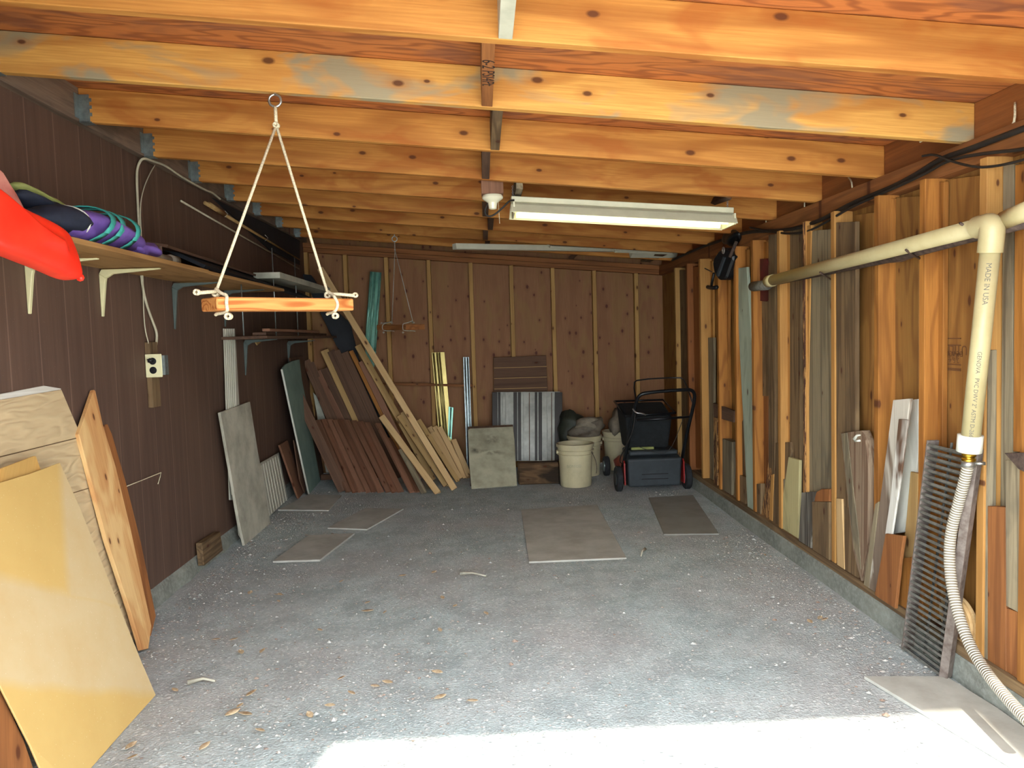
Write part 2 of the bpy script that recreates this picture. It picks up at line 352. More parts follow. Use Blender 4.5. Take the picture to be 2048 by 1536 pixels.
def tube(name, pts, r, mat, parent=None, seg=10, smooth_path=0, uv=False, cap=True):
    pts = [Vector(p) for p in pts]
    for _ in range(smooth_path):
        q = [pts[0]]
        for i in range(len(pts)-1): q += [pts[i]*.75+pts[i+1]*.25, pts[i]*.25+pts[i+1]*.75]
        q.append(pts[-1]); pts = q
    rr = r if isinstance(r, (list, tuple)) else [r]*len(pts)
    if len(rr) != len(pts): rr = [rr[int(i*(len(rr)-1)/(len(pts)-1))] for i in range(len(pts))]
    vs, fs, L = [], [], [0.]; up = None
    for i, p in enumerate(pts):
        t = (pts[min(i+1, len(pts)-1)]-pts[max(i-1, 0)]).normalized()
        if up is None: up = t.orthogonal().normalized()
        up = (up - t*up.dot(t)).normalized(); s = t.cross(up)
        if i: L.append(L[-1]+(p-pts[i-1]).length)
        for k in range(seg):
            a = 2*math.pi*k/seg; vs.append(p+(up*math.cos(a)+s*math.sin(a))*rr[i])
    for i in range(len(pts)-1):
        for k in range(seg): fs.append((i*seg+k, i*seg+(k+1) % seg, (i+1)*seg+(k+1) % seg, (i+1)*seg+k))
    if cap: fs += [tuple(range(seg)), tuple(range(len(vs)-seg, len(vs)))]
    o = mesh_obj(name, vs, fs, mat, parent, True)
    if uv:
        me = o.data; l = me.uv_layers.new(name='UVMap')
        for poly in me.polygons:
            for li in poly.loop_indices:
                vi = me.loops[li].vertex_index; l.data[li].uv = ((vi % seg)/seg, L[vi//seg])
    return o
def lathe(name, prof, mat, loc=(0, 0, 0), parent=None, seg=32, zdir=None, smooth=True):
    """prof = [(r, z)...]"""
    zd = Vector(zdir) if zdir else Vector((0, 0, 1)); mw = frame(Vector(loc), zd, zd.orthogonal())
    vs = [(r*math.cos(2*math.pi*k/seg), r*math.sin(2*math.pi*k/seg), z) for r, z in prof for k in range(seg)]
    fs = [(i*seg+k, i*seg+(k+1) % seg, (i+1)*seg+(k+1) % seg, (i+1)*seg+k) for i in range(len(prof)-1) for k in range(seg)]
    fs += [tuple(range(seg)), tuple(range(len(vs)-seg, len(vs)))]
    o = mesh_obj(name, vs, fs, mat, parent, smooth, mw)
    if smooth:
        md = o.modifiers.new('n', 'EDGE_SPLIT'); md.split_angle = math.radians(40)
    return o
def blob(name, loc, size, mat, parent=None, rot=(0, 0, 0), lump=.15, seed=1, sub=3, flat=None, power=2.):
    bm = bmesh.new(); bmesh.ops.create_icosphere(bm, subdivisions=sub, radius=1)
    r = random.Random(seed); ph = [(r.uniform(1, 4), r.uniform(1, 4), r.uniform(1, 4), r.uniform(0, 6)) for _ in range(7)]
    from mathutils import Euler
    for v in bm.verts:
        c = v.co.copy(); n = (abs(c.x)**power+abs(c.y)**power+abs(c.z)**power)**(1/power); c /= n
        k = 1+lump*sum(math.sin(a*c.x*1.7+b*c.y*1.7+d*c.z*1.7+e) for a, b, d, e in ph)/3
        v.co = Vector((c.x*size[0], c.y*size[1], c.z*size[2]))*k
        if flat is not None and v.co.z < flat: v.co.z = flat
    me = bpy.data.meshes.new(name); bm.to_mesh(me); bm.free(); me.materials.append(M[mat])
    me.polygons.foreach_set('use_smooth', [True]*len(me.polygons))
    o = bpy.data.objects.new(name, me); COL.objects.link(o)
    o.matrix_world = Matrix.Translation(Vector(loc)) @ Euler(rot).to_matrix().to_4x4()
    if parent is not None: o.parent = parent; o.matrix_parent_inverse = parent.matrix_world.inverted()
    return o
def text_mesh(name, s, size, mat, mw, parent, bend=None, extrude=.0003):
    cu = bpy.data.curves.new('txt', 'FONT'); cu.body = s; cu.size = size; cu.extrude = extrude; cu.align_x = 'CENTER'; cu.align_y = 'CENTER'
    cu.resolution_u = 3; to = bpy.data.objects.new('txt', cu); COL.objects.link(to)
    me = bpy.data.meshes.new_from_object(to.evaluated_get(bpy.context.evaluated_depsgraph_get())); bpy.data.objects.remove(to)
    if bend:
        for v in me.vertices:
            a = v.co.y/bend; r = bend+v.co.z; v.co.y = r*math.sin(a); v.co.z = r*math.cos(a)-bend
    me.materials.clear(); me.materials.append(M[mat]); o = bpy.data.objects.new(name, me); COL.objects.link(o)
    o.matrix_world = mw; o.parent = parent; o.matrix_parent_inverse = parent.matrix_world.inverted(); return o
def plane3(a, b, c):
    n = (b-a).cross(c-a).normalized()
    if n.dot(CAM-a) < 0: n = -n
    return a, n
def wallplane(Xb, Xt, zb=.128, zt=1.9):          # plane parallel to Y, leaning from (Xb,zb) to (Xt,zt)
    return plane3(Vector((Xb, 0, zb)), Vector((Xb, 1, zb)), Vector((Xt, 0, zt)))
def backplane(Yb, Yt, zb=0., zt=1.):
    return plane3(Vector((0, Yb, zb)), Vector((1, Yb, zb)), Vector((0, Yt, zt)))
def outl(name, px, pl, thick, mat, label=None, cat=None, group=None, parent=None, grain=None, bev=.0015):
    """a board whose front outline is seen at px on the plane pl where it stands"""
    p0, n = pl; pts = [hit(x, y, p0, n) for x, y in px]
    for p in pts:
        if -.06 < p.z < .0: p.z = 0.
    o = prism(name, pts, n, thick, mat, parent, grain, bev)
    return tag(o, label, cat, group)
ORD = 'first second third fourth fifth sixth seventh eighth ninth tenth eleventh twelfth thirteenth fourteenth fifteenth sixteenth seventeenth eighteenth'.split()
# ------------------------------------------------------------------ the setting
def struct(o): return tag(o, kind='structure')
def floor_mesh():
    nx, ny = 90, 150; xs = np.linspace(-1.95, 2.1, nx); ys = np.linspace(1.0, 7.7, ny); r = np.random.RandomState(3)
    ph = r.rand(14, 3); k = r.rand(14, 2)*9-4.5
    vs = [(x, y, float(.004*sum(math.sin(k[i, 0]*x+k[i, 1]*y+ph[i, 0]*6.28) for i in range(14))/4)-.004) for y in ys for x in xs]
    fs = [(j*nx+i, j*nx+i+1, (j+1)*nx+i+1, (j+1)*nx+i) for j in range(ny-1) for i in range(nx-1)]
    return mesh_obj('floor', vs, fs, 'floor', smooth=True)
struct(floor_mesh())
struct(boxm('floor_bounce_driveway', (-7, -9, -.2), (7, 1.0, -.004), 'driveway', bev=0))  # unseen ground outside, added to bounce daylight into the garage
struct(boxm('wall_left', (XL-.12, .9, .09), (XL, YB+.15, 2.62), 'siding', bev=0)).location
bpy.data.objects['wall_left'].matrix_world = bpy.data.objects['wall_left'].matrix_world
def left_base():
    r = random.Random(4); n = 46; vs, fs = [], []
    for i in range(n+1):
        y = 1.0+i*(YB-1.0)/n; o = r.uniform(-.012, .02)
        vs += [(XL-.1, y, -.05), (XL+.022+o*.6, y, -.05), (XL+.012+o*.4, y, .075+r.uniform(-.02, .02)), (XL-.02, y, .118)]
    for i in range(n):
        for k in range(4): fs.append((i*4+k, i*4+(k+1) % 4, i*4+4+(k+1) % 4, i*4+4+k))
    return mesh_obj('baseboard_left', vs, fs, 'conc', smooth=False)
struct(left_base())
struct(boxm('wall_back', (XL-.1, YB+.075, 0), (XR+.2, YB+.12, 2.5), 'backply', bev=0))
struct(boxm('wall_right', (1.815, .9, .1), (1.9, YB+.1, 2.35), 'sheath', bev=0))
struct(boxm('baseboard_right', (1.705, .9, -.05), (1.9, YB, .092), 'conc', axis='y', bev=.006))
struct(boxm('trim_1', (1.712, .9, .092), (1.815, YB, .13), 'greybrown', axis='y'))          # sill plate
# sloping pieces: ceiling, beam over the studs, back plate, ledger
def slope_box(name, x0, x1, y0, y1, d0, d1, mat, axis='x', parent=None, bev=.0015):
    c = Vector(((x0+x1)/2, (y0+y1)/2, zj((x0+x1)/2)+(d0+d1)/2))
    zd = Vector((1, 0, SL)) if axis == 'x' else Vector((0, 1, 0)); mw = frame(c, zd, Vector((0, 1, 0)) if axis == 'x' else Vector((0, 0, 1)))
    inv = mw.inverted(); vs = [inv @ Vector((x, y, zj(x)+d)) for d in (d0, d1) for x, y in ((x0, y0), (x1, y0), (x1, y1), (x0, y1))]
    fs = [(0, 1, 2, 3), (4, 5, 6, 7), (0, 1, 5, 4), (1, 2, 6, 5), (2, 3, 7, 6), (3, 0, 4, 7)]
    o = mesh_obj(name, vs, fs, mat, parent, False, mw)
    if bev: bevel(o, bev)
    return o
struct(slope_box('ceiling', XL-.1, XR+.25, .85, YB+.2, .141, .16, 'roofply', bev=0))
struct(boxm('trim_2', (XL, .9, ZL-.005), (XL+.038, YB, ZL+.15), 'ledger', axis='y'))        # ledger on the siding
struct(slope_box('trim_3', 1.765, 1.90, .9, YB, -.095, -.002, 'redwood', axis='y'))         # timber over the studs
struct(slope_box('trim_4', XL, XR, YB-.01, YB+.08, -.045, -.002, 'redwood'))
struct(slope_box('trim_5', XL, XR, YB, YB+.085, -.092, -.047, 'redwood'))
struct(slope_box('trim_6', 1.80, 1.84, .9, YB, 0, .14, 'stud_red', axis='y'))
def unseen_front_wall():
    top = 2.46  # unseen wall added; header and jambs set to shape the floor's sun patch
    struct(boxm('wall_front_unseen', (XL-.1, .85, 0), (-.76, .92, top), 'siding', bev=0))
    struct(boxm('wall_front_unseen', (1.39, .85, 0), (1.95, .92, top), 'sheath', bev=0))
    struct(boxm('wall_front_unseen', (-.76, .85, 2.06), (1.39, .92, top), 'sheath', bev=0))
unseen_front_wall()
# ------------------------------------------------------------------ ceiling joists
JY = [1.48+.6096*k for k in range(10)]
names = ['in front of the roof opening', 'frontmost visible, broad clean orange face', 'water-stained with grey blotches, carrying the front swing',
  'plain orange, first one behind the stained joist', 'second one behind the water-stained joist', 'pale, just behind the porcelain lamp socket',
  'with small nail holes, behind the shop light', 'carrying the small rear swing', 'behind the small rear swing hook', 'against the top plate of the back wall']
for k, y in enumerate(JY):
    x0, x1 = XL+.04, 1.80
    o = slope_box('ceiling_joist', x0, x1, y, y+.038, 0, .14, 'joist_stained' if k == 2 else 'joist', bev=.003)
    tag(o, 'orange pine ceiling joist ' + names[k], 'ceiling joist', 'ceiling joists')
    if k:
        vs, fs = [], []
        def bx(lo, hi):
            b = len(vs); vs.extend([(x, yy, z) for z in (lo[2], hi[2]) for x, yy in ((lo[0], lo[1]), (hi[0], lo[1]), (hi[0], hi[1]), (lo[0], hi[1]))])
            fs.extend([tuple(b+i for i in f) for f in ((0, 1, 2, 3), (4, 5, 6, 7), (0, 1, 5, 4), (1, 2, 6, 5), (2, 3, 7, 6), (3, 0, 4, 7))])
        z0 = zj(XL+.04); bx((x0, y-.003, z0-.004), (x0+.045, y-.001, z0+.11)); bx((x0, y+.039, z0-.004), (x0+.045, y+.041, z0+.11))
        bx((x0, y-.003, z0-.006), (x0+.05, y+.041, z0-.002)); bx((x0-.001, y-.035, z0+.01), (x0+.002, y-.002, z0+.11)); bx((x0-.001, y+.04, z0+.01), (x0+.002, y+.073, z0+.11))
        for j in range(3): bx((x0+.045, y-.003, z0+.02+j*.03), (x0+.055, y-.001, z0+.034+j*.03))
        h = mesh_obj('joist_hanger', vs, fs, 'galv', o); h['label'] = 'galvanised metal joist hanger'
# blocking between the joists
blk = [(0, .088, 'whitepanel', 'white-washed blocking piece between the two frontmost joists'), (1, .042, 'redwood', 'reddish blocking piece with handwritten pencil note'),
  (2, .080, 'greybrown', 'dark weathered blocking piece behind the stained joist'), (3, .042, 'darkcedar', 'dark blocking piece above and before the lamp socket'),
  (5, .045, 'darkcedar', 'dark blocking piece right behind the lamp socket'), (6, .085, 'darkcedar', 'short dark blocking piece further behind the lamp socket'),
  (7, .05, 'darkcedar', 'dark blocking piece near the rear swing hook'), (8, .07, 'darkcedar', 'rearmost dark blocking piece near the back wall')]
BLK = {}
for k, x, mt, lb in blk:
    d = .019
    o = slope_box('joist_blocking', x-d, x+d, JY[k]+.0385, JY[k+1]-.0005, .001, .12, mt, axis='y')
    tag(o, lb, 'blocking', 'blocking between joists'); BLK[k] = o
b1 = BLK[1]; mw = frame(Vector((.042, (JY[1]+JY[2])/2-.03, zj(.042)+.0005)), Vector((SL, 0, -1)), Vector((1, 0, 0)))
text_mesh('handwriting', '6-2 PSI4Pt', .055, 'ink', mw, b1)
# ------------------------------------------------------------------ back wall studs
bst = [686, 768, 853, 937, 1018, 1101, 1184, 1268]
for i, px in enumerate([608]+bst+[1332]):
    p = onY(px, 530, YB); x0 = p.x
    o = boxm('wall_stud', (x0, YB, 0 if i not in (5, 6) else 0), (x0+.038, YB+.074, zj(x0)-.095), 'backstud')
    tag(o, 'pale narrow stud on the brown back wall, %s' % (['in the dark left corner', 'behind the leaning sticks', 'left of the small rear swing', 'beside the golden metal flashing',
        'beside the thin silver strip', 'above the dark slatted panel', 'right of the ribbed metal sheet', 'over the heap of sacks', 'behind the lawn mower handle', 'in the right corner'][i]), 'wall stud', 'studs of the back wall')
#@@PART2
# ------------------------------------------------------------------ right wall: studs and boards standing between them
def yof(px, X, z=1.3):
    lo, hi = 1.2, 9.
    for _ in range(50):
        m = (lo+hi)/2; v = Vector((X, m, z))-CAM
        x = W/2+FPX*v.dot(Rt)/v.dot(Fw)
        if x > px: lo = m
        else: hi = m
    return lo
STUDS = [(2060, 'stud', 'cut off by the picture edge beside the pipe elbow'), (1971, 'stud_pale', 'tight behind the white vertical drain pipe'), (1849, 'stud', 'bright orange, behind the top of the steel grate'),
  (1757, 'stud', 'orange, behind the white-painted board'), (1669, 'stud_pale', 'very narrow pale one between two wide grey planks'), (1612, 'stud_pale', 'with dark flaking bark along its edge'),
  (1560, 'stud_pale', 'bright yellow-orange, right of the dark red plank'), (1507, 'stud', 'behind the dark red painted plank'), (1472, 'stud', 'behind the long tapered grey-green board'),
  (1437, 'stud', 'just right of the black hanging tool'), (1402, 'stud_pale', 'just left of the black hanging tool'), (1376, 'stud_red', 'dark red-brown, behind the mower handle'), (1352, 'backstud', 'dull brown, next to the back corner')]
for px, mt, lb in STUDS:
    y = yof(px, XS)
    o = boxm('wall_stud', (XS, y, .131), (1.813, y+.038, zj(1.76)-.0955), mt)
    tag(o, 'right-hand wall stud ' + lb, 'wall stud', 'studs of the right wall')
bs = [o for o in bpy.data.objects if 'dark flaking bark' in o.get('label', '')][0]
yb = yof(1612, XS)
boxm('bark_strip', (XS-.004, yb+.006, .135), (XS+.001, yb+.030, zj(1.76)-.10), 'bark', bs)
def RW(px, Xb, mat, label, th=.02, Xt=None, name='wooden_board', cat='board', group='salvaged boards standing along the right wall', zb=.131, grain=Vector((0, 0, 1)), **k):
    Xt = Xb if Xt is None else Xt; pl = wallplane(Xb, Xt, .131, 1.1)
    p0, n = pl; pts = [hit(x, y, p0, n) for x, y in px]
    zmin = min(p.z for p in pts)
    for p in pts:
        if zb is not None and p.z < zmin+.05:
            p.z = zb + (p.z-zmin)*.0; p.x = p0.x+(Xt-Xb)*(p.z-.131)/.969
    o = prism(name, pts, n, th, mat, None, grain); return tag(o, label, cat, group)
Rn = None
# far to near
RW([(1355, 540), (1374, 540), (1382, 930), (1362, 930)], 1.76, 'greybrown', 'dull grey-brown board next to the back right corner')
RW([(1378, 533), (1397, 533), (1402, 937), (1383, 937)], 1.77, 'stud_red', 'reddish-brown upright board behind the mower handle')
RW([(1405, 522), (1425, 522), (1427, 790), (1407, 790)], 1.80, 'stud_pale', 'pale upright board above a short dark grey one', zb=None)
RW([(1407, 676), (1427, 675), (1426, 945), (1410, 940)], 1.775, 'greywood', 'short dark grey board standing below a pale one, below the black hanging tool')
RW([(1438, 545), (1457, 545), (1455, 960), (1434, 955)], 1.785, 'stud', 'orange-brown upright board under the black hanging tool')
RW([(1426, 806), (1468, 822), (1467, 845), (1427, 833)], 1.735, 'darkcedar', 'short dark board nailed sideways below the black hanging tool', zb=None, grain=None)
RW([(1427, 834), (1434, 836), (1434, 960), (1427, 955)], 1.74, 'bark', 'narrow bark-edged strip under the sideways dark board')
RW([(1442, 876), (1464, 884), (1463, 988), (1441, 975)], 1.735, 'greywood', 'short thick grey block standing on the sill, near the mower', .06, 1.745)
RW([(1490, 830), (1494, 1012), (1466, 1000), (1470, 955), (1481, 850)], 1.755, 'greybrown', 'grey-brown board half hidden behind the tapered grey-green board', .02)
RW([(1470, 501), (1494, 499), (1497, 700), (1470, 700)], 1.79, 'stud', 'orange board whose top rises over the tapered grey-green board', zb=None)
RW([(1471, 537), (1493, 534), (1504, 700), (1504, 800), (1507, 1016), (1495, 1013)], 1.725, 'galvpaint', 'long tapered grey-green painted board leaning beside the dark red plank', .02, 1.735)
RW([(1480, 950), (1494, 955), (1490, 1010), (1466, 1000)], 1.735, 'greybrown', 'low dark offcut at the foot of the tapered grey-green board', .03)
RW([(1507, 485), (1533, 484), (1535, 620), (1507, 620)], 1.79, 'stud', 'orange board top showing above the dark red plank', zb=None)
RW([(1506, 519), (1533, 517), (1537, 524), (1537, 600), (1532, 603), (1508, 600)], 1.765, 'darkred', 'dark red painted plank behind the far end of the white pipe', zb=None)
RW([(1520, 603), (1536, 601), (1536, 792), (1509, 792), (1508, 665)], 1.775, 'greybrown', 'grey-brown board with slanted edge below the dark red plank', zb=None)
RW([(1509, 792), (1535, 791), (1537, 1000), (1513, 1000)], 1.78, 'redwood', 'orange-brown board below the grey-brown slanted one', .02)
RW([(1537, 470), (1550, 468), (1549, 1040), (1537, 1030)], 1.74, 'greybrown', 'narrow dark brown board left of the yellow-orange stud')
RW([(1511, 968), (1521, 967), (1521, 1030), (1510, 1024)], 1.73, 'greybrown', 'small low dark block on the sill before the barky slat', .03)
RW([(1540, 895), (1545, 890), (1541, 1036), (1522, 1032), (1530, 985)], 1.735, 'bark', 'dark barky slat leaning before the yellow-orange stud', .02, 1.75)
RW([(1542, 950), (1547, 948), (1544, 1022), (1538, 1026)], 1.735, 'stud_pale', 'thin pale slat beside the dark barky slat', .01)
RW([(1553, 470), (1580, 468), (1580, 888), (1551, 885)], 1.765, 'stud_pale', 'smooth yellow-orange board right of the dark red plank', zb=None)
RW([(1547, 886), (1580, 884), (1582, 903), (1573, 960), (1558, 1047), (1546, 1044)], 1.735, 'greybrown', 'short brown board with broken top corner left of the cream slat', .025, 1.755)
RW([(1560, 958), (1569, 958), (1566, 1045), (1558, 1050)], 1.733, 'greywood', 'slim grey piece between the broken brown board and the cream slat', .015)
RW([(1580, 455), (1602, 450), (1600, 1060), (1579, 1050)], 1.76, 'greybrown', 'olive-brown board left of the bark-edged stud')
RW([(1577, 914), (1598, 920), (1596, 1072), (1557, 1057)], 1.728, 'creampaint', 'cream painted slat leaning against the bark-edged stud', .018, 1.745)
RW([(1613, 452), (1622, 450), (1612, 985), (1606, 985)], 1.728, 'stud_pale', 'orange strip right of the bark-edged stud', zb=None)
RW([(1622, 466), (1627, 461), (1665, 458), (1662, 985), (1615, 990), (1617, 700)], 1.735, 'greywood', 'wide grey-green plank with rounded top corner left of the narrow pale stud', zb=.2)
RW([(1603, 985), (1632, 983), (1630, 990), (1621, 1098), (1597, 1085)], 1.715, 'streaky', 'short weathered block with black and white streaks left of the stacked brown block', .015)
RW([(1633, 984), (1643, 978), (1659, 978), (1658, 1003), (1627, 1003)], 1.716, 'redwood', 'wedge-shaped brown offcut lying on the stacked brown block', .018, zb=None)
RW([(1624, 1003), (1658, 1004), (1658, 1110), (1625, 1100)], 1.714, 'greybrown', 'squat brown block standing on the sill under the wedge offcut', .018)
RW([(1672, 445), (1711, 443), (1711, 1125), (1670, 1110)], 1.728, 'greybrown', 'wide dark weathered plank right of the narrow pale stud')
RW([(1711, 430), (1746, 425), (1745, 1150), (1711, 1130)], 1.795, 'sheathpale', 'light brown plank behind the thick leaning brown board')
RW([(1672, 997), (1683, 998), (1689, 1124), (1674, 1122)], 1.718, 'lumber', 'short new pale stick at the foot of the dark weathered plank', .02)
RW([(1682, 972), (1690, 968), (1708, 1060), (1716, 1143), (1690, 1133)], 1.720, 'greybrown', 'dark splintered slat leaning against the thick brown board', .015, 1.745)
RW([(1681, 866), (1723, 861), (1731, 880), (1737, 935), (1735, 1085), (1722, 1148), (1706, 1100)], 1.712, 'thickgrey', 'thick leaning brown board with grey side face and white splash on its top', .04, 1.716)
thk = o_thk = [o for o in bpy.data.objects if 'white splash' in o.get('label', '')][0]
sp0 = onX(1710, 878, 1.7135); outl('grey_side', [(1682, 867), (1694, 865), (1703, 950), (1716, 1060), (1722, 1140), (1707, 1095)], (onX(1700, 900, 1.7095), Vector((-1, 0, 0))), .004, 'greywood', parent=thk, grain=Vector((0, 0, 1)))
tube('paint_splash', [sp0, sp0+Vector((0, -.02, .02)), sp0+Vector((0, -.05, .025))], [.012, .006, .003], 'white', thk, 6); tube('paint_splash', [sp0+Vector((0, 0, -.01)), sp0+Vector((0, -.05, .0))], .005, 'white', thk, 6)
RW([(1751, 398), (1784, 397), (1776, 800), (1748, 800)], 1.775, 'stud', 'orange board with knots beside the white-painted board', zb=None)
RW([(1788, 395), (1838, 392), (1836, 830), (1788, 830)], 1.795, 'sheath', 'brown plank above the white-painted board', zb=None)
RW([(1735, 1080), (1739, 1079), (1726, 1158), (1722, 1153)], 1.728, 'stud', 'thin orange slat left of the grey slat', .008)
RW([(1750, 1008), (1757, 1003), (1738, 1172), (1727, 1163)], 1.70, 'greywood', 'thin grey slat left of the white and brown peeling board', .012, 1.70)
RW([(1786, 800), (1820, 797), (1813, 850), (1797, 900), (1776, 1060), (1765, 1120), (1750, 1183), (1737, 1170), (1760, 1000)], 1.70, 'peelbrown', 'tall weathered board with peeling white streaks leaning left', .014, 1.70)
RW([(1816, 800), (1836, 798), (1836, 900), (1827, 1000), (1808, 1064), (1782, 1068), (1790, 990), (1805, 900)], 1.755, 'whitepaint', 'white-painted board between the peeling board and the orange stud', .02, 1.77, zb=None)
RW([(1797, 838), (1815, 840), (1800, 960), (1783, 1070), (1770, 1068), (1780, 1000)], 1.688, 'peel', 'narrow peeling cream slat overlapping the white-painted board', .009, 1.69, zb=None)
RW([(1821, 943), (1836, 947), (1829, 1120), (1800, 1115)], 1.74, 'lumber2', 'upright brown slat behind the short orange block', .02, 1.76, zb=.14)
RW([(1771, 1067), (1807, 1072), (1800, 1120), (1790, 1193), (1760, 1192), (1749, 1183)], 1.678, 'redwood', 'short reddish-brown board standing in front of the white-painted board', .014, 1.684)
RW([(1798, 1117), (1824, 1114), (1815, 1212), (1790, 1214)], 1.72, 'stud', 'short orange block right at the foot of the steel grate', .03, 1.725)
RW([(1842, 365), (1888, 363), (1883, 1100), (1838, 1100)], 1.775, 'stud', 'broad orange figured board behind the steel grate', zb=.2)
o = RW([(1889, 360), (1962, 350), (1955, 1250), (1883, 1230)], 1.80, 'sheathpale', 'wide plywood sheathing panel carrying a faded stamp behind the drain pipe', .012)
stp = o
RW([(1968, 340), (2008, 330), (2003, 1150), (1992, 1150), (1958, 600)], 1.78, 'greywood', 'weathered grey plank behind the drain pipe elbow', zb=.25)
RW([(1965, 700), (1977, 700), (1974, 1310), (1961, 1300)], 1.728, 'greywood', 'slim grey board just right of the drain pipe', .03)
RW([(2006, 330), (2027, 328), (2024, 1150), (2000, 1150)], 1.77, 'greywood', 'narrow weathered grey plank right of the drain pipe elbow', zb=.25)
RW([(2030, 330), (2062, 325), (2062, 905), (2026, 903)], 1.76, 'stud', 'orange board above the dark metal hood at the picture edge', zb=None)
RW([(2010, 920), (2060, 918), (2062, 1225), (2042, 1228), (2012, 1212)], 1.725, 'greywood', 'wide cracked grey plank under the dark metal hood', .04, zb=None)
RW([(1975, 1012), (2011, 1014), (2012, 1320), (1975, 1302)], 1.728, 'redwood', 'orange-brown board with nailed top right of the drain hose', .035)
RW([(2012, 1216), (2048, 1228), (2050, 1345), (2013, 1333)], 1.73, 'redwood', 'short orange-brown board under the wide cracked grey plank', .035)
o = RW([(2008, 906), (2050, 905), (2050, 945), (2036, 938)], 1.70, 'rust', 'dark rusty metal hood jutting out above the wide cracked grey plank', .06, name='metal_hood', cat='metal hood', group=None, zb=None, grain=None)
# round plywood offcut behind the grate
pc = onX(1918, 1236, 1.745)
for i, (dx, r) in enumerate(((0, .075), (.013, .085), (.026, .09))):
    o = lathe('plywood_disc', [(r, 0), (r, .011)], 'lumber', pc+Vector((-.01-dx*.0+i*.0125-.02, -.008*i, .0)), seg=40, zdir=(1, 0, .12))
    tag(o, ['front', 'middle', 'rear'][i]+' one of three round plywood cutouts stacked on edge behind the drain hose', 'plywood disc', 'round plywood cutouts')
# faded stamp on the sheathing
st = onX(1907, 712, 1.80); mw0 = Matrix(((0, 0, -1), (1, 0, 0), (0, -1, 0))).to_4x4()     # text faces -X, upside down
def stampline(s, px, py, size):
    p = onX(px, py, 1.7985); m = Matrix(((0, 0, -1), (1, 0, 0), (0, -1, 0))).to_4x4(); m.translation = p
    text_mesh('stamp_lettering', s, size, 'stampink', m, stp)
stampline('UTILITY', 1905, 699, .05); stampline('DE-N3IV', 1907, 707, .03); stampline('3 2 E', 1906, 714, .03); stampline('2 E 4', 1908, 720, .03)
for py in (677, 690, 728, 736, 739):
    a = onX(1888, py, 1.7985); b = onX(1922, py, 1.7985)
    q = boxm('stamp_line', (1.7975, min(a.y, b.y), a.z-.002), (1.7985, max(a.y, b.y), a.z+.002), 'stampink', stp, 'y', 0)
# ------------------------------------------------------------------ steel grate leaning on the sill
def grate():
    bl, br = onZ(1806, 1284), onZ(1890, 1357); bl.x = min(bl.x, 1.70)
    top_l = onX(1858, 873, 1.73)
    yl = onX(1806, 1284, 1.66).y; br.y = onX(1888, 1357, 1.66).y; wdt = yl-br.y; lean_y = onX(1857, 873, 1.672).y-yl
    p0 = Vector((1.655, br.y, 0)); zt = top_l.z; lean = Vector((.012, lean_y, zt))
    root = empty('steel_grate', (1.665, br.y, 0), 'heavy dark steel bar grate with rusty side rails leaning against the right wall', 'grate')
    n = Vector((-1, 0, .08))
    L = lean.length; u = lean.normalized(); e = Vector((0, 1, 0))
    for j, y in ((0, 0), (1, wdt)):
        a = p0+e*y; o = stick('side_rail', a, a+lean, .030 if j == 0 else .010, .045, 'rail', Vector((-1, -.75, 0)) if j == 0 else Vector((-1, 0, 0)), root)
    for y in (.33, .66):
        a = p0+e*(wdt*y)+Vector((.035, 0, .02)); stick('cross_rod', a, a+lean*.98, .008, .008, 'grate', n, root)
    nb = 36
    for i in range(nb):
        a = p0+u*(L*(i+.4)/nb); o = stick('grate_bar', a+e*.004, a+e*(wdt-.004), .0100, .024, 'grate', Vector((-1, 0, .6)), root, bev=.001)
grate()
